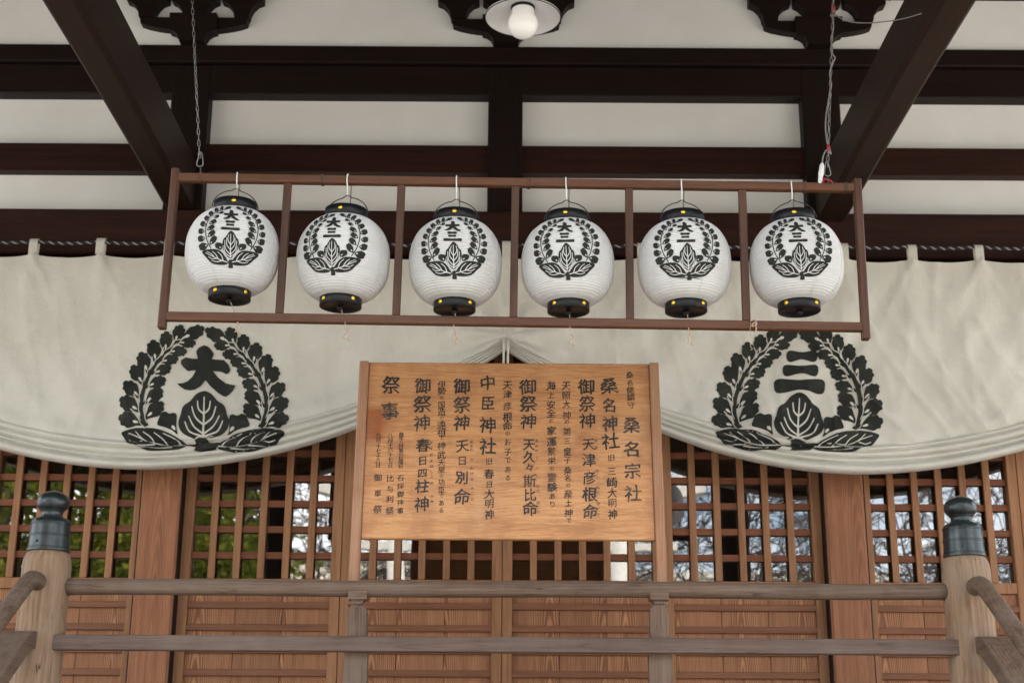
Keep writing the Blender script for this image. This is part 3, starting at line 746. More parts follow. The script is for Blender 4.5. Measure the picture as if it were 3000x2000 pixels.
for px, in ((1048,), (1931,)):
    xx = at(px, 1800, YR).x
    hw = .044
    def sq(z, h, d): return [(-h, -d, z), (h, -d, z), (h, d, z), (-h, d, z)]
    # square post with a rounded, chamfered head, then a small bearing block under the handrail
    zb, zt = FL, at(px, 1768, YR - .03).z
    zcap = zh_c - .030
    lv = [(zb, .044, .03), (zl0 - .002, .044, .03), (zl0, .039, .03), (zt - .032, .036, .03), (zt - .015, .033, .03), (zt - .006, .027, .027), (zt, .020, .022)]
    vs, fs = [], []
    for z, h, d in lv: vs += sq(z - zt, h, d)
    for i in range(len(lv) - 1):
        for k in range(4): fs.append((4 * i + k, 4 * i + (k + 1) % 4, 4 * i + 4 + (k + 1) % 4, 4 * i + 4 + k))
    fs += [(3, 2, 1, 0), tuple(range(len(vs) - 4, len(vs)))]
    me = mesh_pd('rail_post', vs, fs, M['greyZ'])
    p = link('rail_post', me, bal, (xx, YR + .006, zt))
    lv = [(0, .024, .026), (.008, .026, .028), (.014, .034, .034), (.016, .046, .042), (.044, .046, .042), (.046, .045, .041)]
    lv = [(a * ((zcap + .018 - zt) / .046), b, c) for a, b, c in lv]
    vs, fs = [], []
    for z, h, d in lv: vs += sq(z, h * .78, d * .86)
    for i in range(len(lv) - 1):
        for k in range(4): fs.append((4 * i + k, 4 * i + (k + 1) % 4, 4 * i + 4 + (k + 1) % 4, 4 * i + 4 + k))
    fs += [(3, 2, 1, 0), tuple(range(len(vs) - 4, len(vs)))]
    link('bearing_block', mesh_pd('rail_bearing_block', vs, fs, M['greyX']), p, (xx, YR, zt + .0005))
# stair rails: round handrail and flat plank that leave the newel and bend down the stair
SL = math.tan(R(33))
for s in (-1, 1):
    x = NC + s * NX
    pts = [(0, -.055, 0), (0, -.12, .006), (0, -.17, .002), (0, -.215, -.018), (0, -.26, -.046), (0, -.32, -.084)]
    pts = crom(pts, 4, False)
    pts += [(0, -.32 - d, -.084 - d * SL) for d in (.2, .5, .9, 1.3, 1.55)]
    v, f = rough_tube(pts, .033, 20, 8.)
    link('stair_handrail', mesh_pd('stair_handrail', v, f, M['greyY'], True), bal, (x, YR, zh_c + .004))
    # plank section .05 x .075 swept along the same line
    prof = [(0, -.05), (0, -.10), (0, -.135), (0, -.17), (0, -.215)]
    zz = [0, .0, -.006, -.024, -.052]
    path = crom([(a[1], b) for a, b in zip(prof, zz)], 4, False) + [(-.215 - d, -.052 - d * SL) for d in (.1, .4, .8, 1.2, 1.6)]
    bm = bmesh.new(); rings = []
    for i, (y, z) in enumerate(path):
        q0, q1 = path[max(0, i - 1)], path[min(len(path) - 1, i + 1)]; t = Vector((q1[0] - q0[0], q1[1] - q0[1])).normalized(); nn = Vector((t.y, -t.x))
        if nn.y < 0: nn = -nn
        rings.append([bm.verts.new((dx, y + nn.x * h, z + nn.y * h)) for dx, h in ((-.052, -.033), (.052, -.033), (.056, -.029), (.056, .029), (.052, .033), (-.052, .033), (-.056, .029), (-.056, -.029))])
    for a, b in zip(rings, rings[1:]):
        for k in range(8): bm.faces.new((a[k], a[(k + 1) % 8], b[(k + 1) % 8], b[k]))
    bm.faces.new(rings[0]); bm.faces.new(rings[-1]); bmesh.ops.recalc_face_normals(bm, faces=bm.faces)
    link('stair_plank_rail', mesh_from_bm(bm, 'stair_plank_rail', M['greyY']), bal, (x + s * .040, YR, (zl0 + zl1) / 2 + .004))
    newel(x, 3.62, .0, zn_top - 1.25)

# ------------------------------------------------------------------ sign board
TILT = R(7)
base = at(1488, 1800, 5.66); base.z = FL; base.y = 5.62
ex, ez, en = Vector((1, 0, 0)), Vector((0, math.sin(TILT), math.cos(TILT))), Vector((0, math.cos(TILT), -math.sin(TILT)))
def sg(cx, cy):
    """position on the board face (local x, z) of a mark measured on the photograph"""
    d = ray(1000 + cx / 2.351, 1000 + cy / 2.351); t = (base - CAM).dot(en) / d.dot(en); p = CAM + d * t - base
    return p.dot(ex), p.dot(ez)
sign = thing('sign_board', 'orange cedar notice board on two posts with columns of black brush writing', 'sign', base, (-TILT, 0, 0), local=True)
bx0, bz1 = sg(192, 142); bx1, _ = sg(2120, 150); _, bz0 = sg(1150, 1361)
bcx = (bx0 + bx1) / 2
box('board', bx0, bx1, 0, .026, bz0, bz1, M['sign'], sign, .004)
for s in (-1, 1):
    xi = bx0 if s < 0 else bx1
    box('sign_post', min(xi, xi + s * .040), max(xi, xi + s * .040), -.010, .042, zh_c - .045 - FL, bz1 + .003, M['signpost'], sign, .004)
box('back_batten', bx0 + .03, bx1 - .03, .027, .05, bz0 + .08, bz0 + .13, M['signpost'], sign, .003)
box('back_batten', bx0 + .03, bx1 - .03, .027, .05, bz1 - .13, bz1 - .08, M['signpost'], sign, .003)

fc = bpy.data.curves.new('glyph', 'FONT'); fc.resolution_u = 3
fo = bpy.data.objects.new('glyph', fc); COL.objects.link(fo)
_gl = {}
def glyph(ch):
    if ch not in _gl:
        fc.body = ch; dg = bpy.context.evaluated_depsgraph_get(); dg.update()
        ev = fo.evaluated_get(dg); me = ev.to_mesh()
        v = [(q.co.x - .5, q.co.y - .38) for q in me.vertices]; f = [tuple(p.vertices) for p in me.polygons]
        ev.to_mesh_clear(); _gl[ch] = (v, f)
    return _gl[ch]
def column(items, x0, x1=None, y0=None, y1=None):
    """items: (char, centre y, size[, x]) in photograph units; x drifts from x0 to x1"""
    rg = random.Random(ord(items[0][0]) + x0)
    ya, yb = items[0][1], items[-1][1]
    for it in items:
        ch, cy, size = it[:3]; cx = it[3] if len(it) > 3 else x0 + ((x1 if x1 is not None else x0) - x0) * (cy - ya) / max(1, yb - ya)
        gx, gz = sg(cx, cy); sx = sg(cx + 50, cy)[0] - sg(cx - 50, cy)[0]; em = size * sx / 100 * 1.12
        v, f = glyph(ch); rot = R(rg.uniform(-2.5, 2.5)); sh = rg.uniform(.05, .10); wd = rg.uniform(.93, 1.05)
        ph = rg.uniform(0, 9); vs, fs = [], []
        heavy = rg.uniform(.75, 1.35) if size > 60 else rg.uniform(.4, .8)
        for k, (ox, oz) in enumerate(((-.016, .012), (.002, -.002), (.020, -.015))):
            b0 = len(vs)
            for a, b in v:
                # brush-like warp: strokes rise to the right and swell unevenly
                nz = mnoise.noise(Vector((a * 9 + ph, b * 9, ph * 3))); n2 = mnoise.noise(Vector((a * 9, b * 9 + ph, ph * 5)))
                a2 = a * wd + .024 * math.sin(7 * b + ph) + heavy * ox + .018 * nz; b2 = b + sh * a + .022 * math.sin(6 * a + ph * 1.7) + heavy * oz + .018 * n2
                c, s_ = math.cos(rot), math.sin(rot)
                vs.append((gx + em * (a2 * c - b2 * s_), -.0012 - .00015 * k, gz + em * (a2 * s_ + b2 * c)))
            fs += [tuple(b0 + i for i in p) for p in f]
        link('brush_character', mesh_pd('brush_character', vs, fs, M['ink']), sign, (0, 0, 0))
def col(text, ys, sizes, x0, x1=None):
    column([(c, y, s) for c, y, s in zip(text, ys, sizes if isinstance(sizes, list) else [sizes] * len(text))], x0, x1)
col('桑名総鎮守', [232, 285, 335, 385, 438], [50, 42, 52, 52, 48], 1986, 1997)
col('桑名宗社', [575, 740, 890, 1045], [112, 108, 106, 112], 1998, 2010)
col('桑名神社', [305, 440, 565, 685], [112, 98, 106, 112], 1843, 1855)
col('旧三崎大明神', [800, 893, 970, 1042, 1110, 1190], [46, 58, 70, 66, 60, 66], 1860, 1870)
col('御祭神', [312, 430, 545], [106, 112, 102], 1688, 1695)
col('天津彦根命', [705, 815, 938, 1052, 1170], [84, 90, 88, 98, 98], 1703, 1714)
col('あまつひこねのみこと', [683, 730, 812, 893, 925, 1005, 1040, 1115, 1155, 1190], 25, 1754, 1772)
col('天照大神の第三皇子桑名の産土神で', [305, 372, 432, 508, 553, 620, 685, 758, 815, 888, 940, 990, 1050, 1112, 1180, 1230], [62, 56, 52, 60, 34, 56, 48, 58, 50, 54, 46, 32, 60, 48, 56, 40], 1548, 1566)
col('海上安全と家運繁栄の霊験あり', [305, 370, 438, 497, 545, 615, 690, 757, 822, 872, 935, 1003, 1065, 1120], [62, 50, 58, 58, 36, 62, 62, 60, 52, 33, 60, 62, 42, 46], 1443, 1453)
col('御祭神', [312, 430, 550], [106, 112, 104], 1285, 1290)
col('天久々斯比命', [708, 795, 868, 960, 1055, 1150], [84, 84, 62, 88, 86, 98], 1293, 1301)
col('あめのくくしひのみこと', [683, 720, 752, 802, 870, 925, 995, 1030, 1110, 1140, 1170], 24, 1345, 1358)
col('天津彦根命のお子である', [300, 365, 445, 520, 580, 632, 692, 760, 815, 880, 938], [62, 56, 58, 66, 62, 34, 50, 52, 44, 46, 40], 1144, 1147)
col('中臣神社', [285, 425, 575, 720], [104, 98, 112, 116], 1008, 1010)
col('旧春日大明神', [825, 912, 983, 1050, 1115, 1190], [48, 66, 48, 66, 60, 66], 1017, 1020)
col('御祭神', [308, 435, 560], [108, 118, 108], 831, 830)
col('天日別命', [718, 820, 935, 1070], [88, 64, 88, 108], 833, 830)
col('あめのひわけのみこと', [690, 720, 745, 815, 872, 910, 950, 1010, 1045, 1085], 24, 896, 903)
col('伊勢の国造の遠祖で神武天皇の功臣である', [298, 342, 388, 435, 485, 525, 575, 628, 662, 718, 780, 832, 882, 925, 968, 1020, 1060, 1110, 1162], [55, 54, 30, 50, 55, 29, 58, 55, 33, 52, 56, 50, 50, 29, 46, 48, 33, 40, 37], 691, 689)
col('御祭神', [305, 430, 560], [108, 118, 108], 562, 556)
col('春日四柱神', [715, 820, 905, 995, 1120], [92, 64, 64, 92, 102], 563, 555)
col('かすがよはしらのかみ', [695, 735, 780, 820, 858, 895, 930, 975, 1065, 1100], 24, 620, 624)
col('祭事', [300, 480], [124, 122], 343, 335)
col('毎年八月第一日曜日', [640, 668, 698, 722, 752, 776, 798, 828, 857], 33, 413, 410)
col('石採御神事', [940, 995, 1050, 1108, 1165], 43, 408, 406)
col('八月十六十七日', [648, 682, 714, 744, 780, 812, 850], 36, 338, 337)
col('比与利祭', [940, 1015, 1085, 1165], [50, 44, 50, 54], 337, 333)
col('九月十七十八日', [645, 682, 720, 755, 790, 820, 850], 36, 256, 252)
col('御車祭', [938, 1045, 1155], [50, 48, 56], 252, 250)
bpy.data.objects.remove(fo); bpy.data.curves.remove(fc)

# ------------------------------------------------------------------ lantern frame and lanterns
YF = 5.0
ftl, ftr = at(515, 521, YF), at(2490, 551, YF)
ctr = (ftl + ftr) / 2; fang = -(ftr.z - ftl.z) / (ftr.x - ftl.x)
fz = at(1500, 943, YF).z
lf = thing('lantern_frame', 'long brown wooden ladder-like frame hung on two chains with six lanterns', 'frame', (ctr.x, YF, fz), (0, math.atan(fang), 0), local=True)
fh = ctr.z - fz
def fx(px, py): return (at(px, py, YF).x - ctr.x)
fxs = [fx(492, 740), fx(828, 740), fx(1166, 740), fx(1505, 740), fx(1842, 740), fx(2178, 740), fx(2520, 740)]
bh = .0165
box('top_bar', fxs[0] + .012, fxs[6] - .012, -.014, .016, fh - bh, fh + bh, M['sfrX'], lf, .003)
box('bottom_bar', fxs[0] + .012, fxs[6] - .012, -.014, .016, -bh, bh, M['sfrX'], lf, .003)
for i, x in enumerate(fxs):
    if i in (0, 6): box('end_upright', x - .0145, x + .0145, -.0165, .0185, -.048, fh + .036, M['sfrZ'], lf, .004)
    else: box('upright', x - .0145, x + .0145, -.010, .012, bh + .0005, fh - bh - .0005, M['sfrZ'], lf, .002)
for x in (fxs[1] - .33, fxs[2] - .30, fxs[4] - .38, fxs[6] - .20, fxs[6] - .045):   # small pegs on the top bar
    box('peg', x - .006, x + .006, -.016, .018, fh - bh - .0015, fh + bh + .0015, M['sfrZ'], lf, .001)

# --- one lantern, built around the middle of its paper body
LR, LH, RT, RB = .1735, .312, .0785, .0765
def lr(z):
    t = max(-1., min(1., 2 * z / LH)); r0 = RT if z > 0 else RB
    return r0 + (LR - r0) * (1 - abs(t) ** (2.3 if z > 0 else 2.5)) ** (1 / (1.5 if z > 0 else 1.7))
NRIB = 40
prof = []
for i in range(NRIB):
    for k in range(4):
        z = -LH / 2 + LH * (i + k / 4.) / NRIB; prof.append((lr(z) - .0030 * math.sin(math.pi * k / 4.) , z))
prof.append((lr(LH / 2), LH / 2))
v, f = lathe(prof, 72, False); me_body = mesh_pd('paper_body', v, f, M['paper'], True)
def ring_mesh(r, z0, h, lid):
    P = [(r - .004, z0), (r, z0 + .001), (r, z0 + h - .001), (r - .002, z0 + h)]
    v, f = lathe(P, 56, False)
    n = len(v)
    if lid == 'bottom':
        v2, f2 = lathe([(r - .0045, z0 + .0005), (r - .005, z0 + .006), (.004, z0 + .007)], 56, False)
    else:
        v2, f2 = lathe([(r - .0025, z0 + h), (r - .006, z0 + h - .001), (r - .007, z0 + .0)], 56, False)
    v += v2; f += [tuple(a + n for a in p) for p in f2]
    return mesh_pd('ring', v, f, M['black'], True)
me_top = ring_mesh(RT + .0015, LH / 2 - .004, .044, 'top'); me_bot = ring_mesh(RB + .0015, -LH / 2 - .032, .036, 'bottom')
v, f = lathe([(.0085, 0), (.0082, .0022), (.006, .004), (.0005, .0048)], 12, False); me_riv = mesh_pd('rivet', v, f, M['gold'], True)
v, f = lathe([(.001, -LH / 2 - .043), (.010, -LH / 2 - .041), (.012, -LH / 2 - .034), (.009, -LH / 2 - .026)], 16, True); me_nub = mesh_pd('base_knob', v, f, M['black'], True)
# crest printed on the paper, measured on the lantern at the left end
EL = R(19.5)
def lantern_crest():
    B, Wt = [], []
    def oval(c, a, l, ww, notch=True):
        ca, sa = math.cos(a), math.sin(a)
        P = [(-l, 0), (-.6 * l, .55 * ww), (-.1 * l, 1.05 * ww), (.5 * l, .95 * ww), (.7 * l, .80 * ww), (.92 * l, .55 * ww), (.9 * l, 0), (.92 * l, -.55 * ww), (.7 * l, -.8 * ww), (.5 * l, -.95 * ww), (-.1 * l, -1.05 * ww), (-.6 * l, -.55 * ww)]
        return crom([(c[0] + x * ca - y * sa, c[1] + x * sa + y * ca) for x, y in P], 2)
    stem = [(386, 732), (345, 660), (326, 575), (335, 495), (368, 430), (430, 388), (505, 366)]
    outer = [((318, 718), (46, 33)), ((293, 650), (34, 28)), ((287, 583), (30, 25)), ((300, 517), (30, 24)), ((329, 465), (29, 22)), ((363, 420), (29, 21)), ((408, 385), (29, 18)), ((452, 366), (26, 14)), ((506, 355), (32, 12))]
    oang = [2.75, 3.0, 3.1, 3.5, 3.8, 4.1, 4.4, 4.9, 6.0]
    inn = [((398, 660), 5.26, 50, 24), ((379, 601), 5.47, 44, 22), ((370, 548), 5.64, 40, 20), ((384, 494), 5.72, 38, 18), ((414, 443), 5.79, 28, 13), ((450, 405), 5.9, 26, 10)]
    for m in (0, 1):
        g = (lambda p: p) if m == 0 else (lambda p: (1114 - p[0], p[1] - 3))
        B.append([g(p) for p in stroke(stem, 8, 6)])
        for (c, (l, ww)), a in zip(outer, oang):
            B.append([g(p) for p in oval(c, a, l, ww)])
            Wt.append([g(p) for p in oval((c[0] - math.cos(a) * l * .55, c[1] - math.sin(a) * l * .55), a, l * .22, ww * .16)])
        for c, a, l, ww in inn:
            B.append([g(p) for p in oval(c, a, l, ww)])
            Wt.append([g(p) for p in oval((c[0] - math.cos(a) * l * .5, c[1] - math.sin(a) * l * .5), a, l * .22, ww * .18)])
        B.append([g(p) for p in crom([(420, 690), (440, 676), (476, 680), (484, 700), (478, 736), (450, 734), (424, 718)], 3)])
        Wt.append([g(p) for p in oval((466, 718), .8, 9, 5)])
        lfv = [(306, 768), (360, 742), (430, 736), (478, 754), (510, 790), (540, 838), (530, 866), (470, 874), (400, 862), (350, 818)]
        B.append([g(p) for p in crom(lfv, 3)])
        Wt.append([g(p) for p in stroke([(536, 846), (470, 828), (400, 800), (340, 776)], 8, 5)])
        for a, b, c in (((500, 838), (482, 790), (446, 758)), ((455, 822), (430, 782), (398, 758)), ((420, 808), (390, 780), (350, 764)), ((490, 836), (440, 848), (396, 838)), ((440, 818), (400, 824), (366, 806))):
            Wt.append([g(p) for p in stroke([a, b, c], 8, 5)])
    half = [(553, 562), (586, 590), (604, 622), (622, 640), (628, 690), (616, 738), (588, 782), (562, 812)]
    B.append(crom(half + [(1112 - x, y) for x, y in half[-2:0:-1]], 3))
    Wt.append(stroke([(552, 590), (556, 700), (562, 806)], 5, 10))
    for y, e, mm in ((690, (22, 600), (26, 650)), (735, (36, 628), (34, 690)), (775, (52, 650), (44, 725)), (796, (60, 700), (44, 760))):
        for s in (-1, 1): Wt.append(stroke([(558, y), (557 + s * mm[0], mm[1]), (556 + s * e[0], e[1])], 8, 5))
    B.append(crom([(540, 846), (556, 822), (578, 822), (600, 846), (584, 866), (588, 894), (546, 894), (552, 866)], 2))
    # the two characters, as brush strokes
    B.append([(532, 374), (548, 374), (560, 384), (562, 404), (600, 402), (607, 414), (598, 423), (566, 425), (588, 444), (622, 460), (604, 468), (580, 462), (558, 450), (545, 437), (524, 456), (496, 462), (466, 458), (498, 444), (520, 426), (484, 426), (474, 414), (484, 404), (526, 405), (524, 386)])
    for xa, xb, y, h in ((497, 582, 482, 21), (504, 577, 510, 18), (464, 628, 545, 25)):
        B.append(crom([(xa, y), (xa + 8, y - h / 2), ((xa + xb) / 2, y - h * .42), (xb - 8, y - h / 2), (xb, y), (xb - 8, y + h / 2), ((xa + xb) / 2, y + h * .42), (xa + 8, y + h / 2)], 3))
    return B, Wt
def to_lantern(p):
    x = (p[0] - 560) / 2465.; q = -(p[1] - 752) / 2465.; z = q
    for _ in range(30):
        r = lr(max(-LH / 2, min(LH / 2, z))); d = math.sqrt(max(0, r * r - x * x)); z += .6 * ((q - d * math.sin(EL)) / math.cos(EL) - z)
    return (x, z)
def on_paper(off, st):
    def fn(a, b, i):
        b = max(-LH / 2, min(LH / 2, b)); r = lr(b) + off + (i % 7) * st; return Vector((a, -math.sqrt(max(1e-6, r * r - a * a)), b))
    return fn
B, Wt = lantern_crest()
me_crest = mesh_from_bm(conform([[to_lantern(p) for p in P] for P in B], .009, on_paper(.0009, .00006)), 'crest', M['dye'])
me_lines = mesh_from_bm(conform([[to_lantern(p) for p in P] for P in Wt], .009, on_paper(.0019, .00005)), 'crest_lines', M['paper'])
# seam lines where the paper strips meet
vs, fs = [], []
for k in range(8):
    a = R(-90 + 45 * k + 20); pts = [((lr(z) + .0002) * math.cos(a), (lr(z) + .0002) * math.sin(a), z) for z in [(-LH / 2 + .006) + (LH - .012) * i / 30 for i in range(31)]]
    tube(pts, .0008, 4, vs, fs)
me_seam = mesh_pd('paper_seam', vs, fs, M['paper'], True)
v, f = tube([(.085 * math.cos(R(180 - 6 * k)), 0, LH / 2 + .020 + .072 * math.sin(R(6 * k)) + .010 * max(0., 1 - abs(k - 15) / 2.)) for k in range(31)], .0021, 6)
me_bail = mesh_pd('wire_handle', v, f, M['wire'], True)
Lpos = [(681, 739, 9.5, 0), (1006, 760, -6.5, 1.2), (1334, 771, .6, 0), (1663, 774, -3.2, -.6), (2005, 774, -2.4, -.4), (2333, 773, -6.3, -.5)]
Llab = ['white paper lantern at the left end of the frame, hanging highest',
        'white paper lantern second from the left, crest turned to the left',
        'white paper lantern third from the left, just left of the middle upright',
        'white paper lantern fourth from the left, just right of the middle upright',
        'white paper lantern second from the right, with a torn scratch under its crest',
        'white paper lantern at the right end of the frame, below the white cable plug']
for i, (px, py, yaw, tilt) in enumerate(Lpos):
    p = at(px, py, YF)
    t = thing('paper_lantern', Llab[i], 'lantern', p, (0, R(tilt), R(yaw)), 'paper lanterns hanging in the wooden frame', local=True)
    link('paper_body', me_body, t); link('top_ring', me_top, t); link('bottom_ring', me_bot, t); link('base_knob', me_nub, t)
    link('crest', me_crest, t); link('crest_lines', me_lines, t)['kind'] = 'stuff'; link('paper_seam', me_seam, t)
    link('wire_handle', me_bail, t, (0, 0, 0), (0, 0, R((6, -5, 3, -2, 8, -7)[i])))
    for k in range(4):
        a = R(-93 + 90 * k)
        if k % 2 == 0: link('gold_rivet', me_riv, t, (math.cos(a) * (RT + .001), math.sin(a) * (RT + .001), LH / 2 + .022), (R(90), 0, a + R(90)))
        a = R(-135 + 90 * k + 4); link('gold_rivet', me_riv, t, (math.cos(a) * (RB + .001), math.sin(a) * (RB + .001), -LH / 2 - .013), (R(90), 0, a + R(90)))
    # white hook over the bar, and the lamp cable that drops into the lantern
    zb = fz + fh - (p.x - ctr.x) * fang - p.z
    zt = zb + bh + .003; zk = LH / 2 + .108
    v, f = tube(crom([(.002, .018, zb - .01), (.001, .019, zt - .002), (0, .004, zt + .001), (-.001, -.016, zt - .002), (-.001, -.0175, zb - .01), (0, -.012, zb - bh - .01), (0, -.006, zk + .004), (0, 0, zk - .006), (0, .006, zk + .003)], 4, False), .0026, 7)
    link('hook', mesh_pd('hook', v, f, M['whitewire'], True), t)
    v, f = tube(crom([(.010, .010, zb - bh), (.008 + .004 * math.sin(i), .006, LH / 2 + .07), (.010, 0, LH / 2 + .03), (.008, 0, LH / 2 - .02)], 4, False), .0028, 6)
    link('lamp_cable', mesh_pd('lamp_cable', v, f, M['grey_cable'], True), t)
    rg = random.Random(50 + i); dx = (.035, .030, -.002, .006, .006, .0)[i]
    if i < 5:
        z0 = -LH / 2 - .038
        pts = [(.002, -.004, z0 + .004), (.004 + dx * .3, -.006, z0 - .02), (dx * .8, -.01, z0 - .046), (dx + rg.uniform(-.006, .006), -.012, z0 - .066), (dx + rg.uniform(-.004, .012), -.012, z0 - .076), (dx + rg.uniform(-.012, .004), -.010, z0 - .090), (dx + rg.uniform(-.012, .0), -.010, z0 - .098)]
        pts = [(a, b, z0 + (c - z0) * 1.22) for a, b, c in pts]
        v, f = tube(crom(pts, 4, False), .0017, 5)
        link('hanging_string', mesh_pd('hanging_string', v, f, M['cord'], True), t)
        pts = [(dx, -.012, z0 - .066), (dx + .012, -.012, z0 - .082), (dx + .006, -.012, z0 - .096), (dx + .016, -.012, z0 - .102)]
        pts = [(a, b, z0 + (c - z0) * 1.22) for a, b, c in pts]
        v, f = tube(crom(pts, 4, False), .0016, 5)
        link('hanging_string', mesh_pd('hanging_string', v, f, M['cord'], True), t)
    if i == 4:      # torn scratch below the crest
        P = crom([(-.036, -.108), (.0, -.104), (.030, -.106), (.046, -.110), (.03, -.108), (.0, -.107)], 3)
        link('scratch', mesh_from_bm(conform([P], .01, on_paper(.001, 0)), 'scratch', M['dye']), t)
# string knotted on the bottom bar by the fifth upright
v, f = [], []
kx = at(2208, 955, YF - .02)
tube(crom([(kx.x - .012, YF - .020, kx.z + .02), (kx.x + .006, YF - .024, kx.z + .022), (kx.x + .010, YF - .024, kx.z + .004), (kx.x - .008, YF - .026, kx.z - .002), (kx.x + .004, YF - .028, kx.z + .012), (kx.x + .008, YF - .024, kx.z - .016), (kx.x - .002, YF - .022, kx.z - .024)], 5, False), .0026, 6, v, f)
tube(crom([(kx.x - .010, YF - .022, kx.z + .014), (kx.x - .014, YF - .022, kx.z - .012), (kx.x - .013, YF - .018, kx.z - .05), (kx.x - .014, YF - .016, kx.z - .075), (kx.x - .008, YF - .016, kx.z - .085), (kx.x - .014, YF - .016, kx.z - .09)], 4, False), .0011, 5, v, f)
tag(link('knotted_string', mesh_pd('knotted_string', v, f, M['cord'], True)), 'frayed string knotted round the bottom bar of the lantern frame', 'string')

# chains
def chain(name, pa, pb, label):
    pa, pb = Vector(pa), Vector(pb); d = (pb - pa); n = int(d.length / .0235); u = d.normalized(); qr = u.to_track_quat('Z', 'Y')
    t = thing(name, label, 'chain', pa, None, 'chains holding the lantern frame'); vs, fs = [], []
    for i in range(n):
        c = pa + u * (.045 + .0235 * i); tw = qr @ Matrix.Rotation(R(90 * (i % 2) + 45 + 4 * i), 3, 'Z').to_quaternion()
        ln = []
        for k in range(12):
            a = 2 * math.pi * k / 12; x = .0046 * math.cos(a); z = .0095 * math.sin(a) + (.0045 if math.sin(a) > 0 else -.0045)
            ln.append(c + tw @ Vector((x, 0, z)))
        tube(ln, .0014, 5, vs, fs, True)
    o = link('chain_links', mesh_pd('chain_links', vs, fs, M['steel'], True), t, (0, 0, 0))
    pts = [(pa.x + x, pa.y - .004, pa.z + z) for x, z in ((-.004, .052), (-.009, .03), (-.012, .008), (-.006, -.002), (.006, -.002), (.012, .008), (.009, .03), (.004, .052), (0, .056))]
    link('snap_hook', mesh_pd('snap_hook', *tube(crom(pts, 3), .0026, 6, None, None, True), M['steel'], True), t, (0, 0, 0))
    pts = [(pa.x, pa.y - .004, pa.z + .004), (pa.x + .003, pa.y + .003, pa.z - .012), (pa.x, pa.y + .004, pa.z - .05)]
    link('screw_eye', mesh_pd('screw_eye', *tube(pts, .003, 6), M['wire'], True), t, (0, 0, 0))
    return t
cl = at(586, 487, YF); ct = at(563, 0, YF - .06); ct = cl + (ct - cl) * 2.2
chain('hanging_chain', cl, ct, 'thin steel chain with snap hook at the left end of the lantern frame')
crr = at(2424, 515, YF); ct2 = at(2441, 0, YF - .06); ct2 = crr + (ct2 - crr) * 2.2
chain('hanging_chain', crr, ct2, 'thin steel chain wound with grey cable at the right end of the frame')
# cable with white plug beside the right chain
cb = thing('power_cable', 'grey cable with white plug and red tape running down the right chain', 'cable', crr)
def cp(px, py, dy=0.): return tuple(at(px, py, YF - .01 + dy))
pts = [cp(2409, 484), cp(2411, 460), cp(2422, 440), cp(2434, 452), cp(2430, 436), cp(2424, 420), cp(2419, 380), cp(2420, 340), cp(2428, 290), cp(2435, 250), cp(2431, 215), cp(2440, 185), cp(2446, 170), cp(2438, 155), cp(2436, 120), cp(2441, 80), cp(2440, 40), cp(2442, 0), cp(2443, -60)]
link('cable', mesh_pd('cable', *tube(crom(pts, 5, False), .0032, 7), M['grey_cable'], True), cb, (0, 0, 0))
p0, p1 = Vector(cp(2409, 478)), Vector(cp(2402, 538))
pts = [p0 + (p1 - p0) * t for t in (0, .08, .14, .5, .58, .62, .9, 1.)]
link('plug', mesh_pd('plug', *tube(pts, [.005, .007, .0095, .0105, .0105, .0085, .009, .006], 10), M['white_plastic'], True), cb, (0, 0, 0))
for (a, b, r) in (((2427, 425), (2428, 442), .0065), ((2441, 18), (2442, 38), .008)):
    link('red_tape', mesh_pd('red_tape', *tube([cp(*a), cp(*b)], r, 8), M['red_tape'], True), cb, (0, 0, 0))
pts = [cp(2412, 538), cp(2414, 525, -.02), cp(2424, 527, -.02), cp(2434, 530, -.02), cp(2438, 538)]
link('red_tape', mesh_pd('red_tape', *tube(crom(pts, 3, False), .0038, 7), M['red_tape'], True), cb, (0, 0, 0))
pts = [tuple(at(2442, 40, YF)), tuple(at(2480, 62, YF)), tuple(at(2540, 68, YF)), tuple(at(2610, 62, YF - .03)), tuple(at(2660, 52, YF - .06)), tuple(at(2700, 40, YF - .08))]
link('side_wire', mesh_pd('side_wire', *tube(crom(pts, 4, False), .0022, 6), M['grey_cable'], True), cb, (0, 0, 0))

# ------------------------------------------------------------------ pendant lamp
YL = 5.25
lp = at(1532, 53, YL)
lamp = thing('pendant_lamp', 'white enamel dish lamp with opal globe bulb under the porch ceiling', 'lamp', lp)
sr = abs(at(1642, 53, YL).x - lp.x)
P = [(sr, 0), (sr + .002, .002), (sr + .0015, .006), (sr - .008, .009), (sr * .8, .024), (sr * .55, .040), (sr * .34, .052), (.042, .062), (.040, .078), (.001, .082)]
Pin = [(sr - .001, .0005), (sr - .010, .0055), (sr * .8, .019), (sr * .55, .034), (sr * .34, .046), (.038, .055), (.001, .058)]
v, f = lathe(P, 56, False); v2, f2 = lathe(Pin, 56, False); n0 = len(v); v += v2; f += [tuple(a + n0 for a in p) for p in f2]
sh = link('lamp_shade', mesh_pd('lamp_shade', v, f, M['enamel'], True), lamp, lp)
v, f = lathe([(sr - .0012, -.0012), (sr + .0022, -.0012), (sr + .0024, .0014), (sr - .0002, .002)], 56, False)
link('shade_rim', mesh_pd('shade_rim', v, f, M['wire'], True), lamp, lp)
v, f = lathe([(.047, .036), (.050, .046), (.050, .056)], 32, True); link('lamp_socket', mesh_pd('lamp_socket', v, f, M['black'], True), lamp, lp)
br = .0625
P = [(.046, .044), (.047, .030), (.049, .016)] + [(br * math.cos(a), -.030 + br * math.sin(a)) for a in [R(34 - 124 * i / 18) for i in range(18)]] + [(.0005, -.030 - br)]
v, f = lathe(P, 48, False); link('globe_bulb', mesh_pd('globe_bulb', v, f, M['opal'], True), lamp, lp)
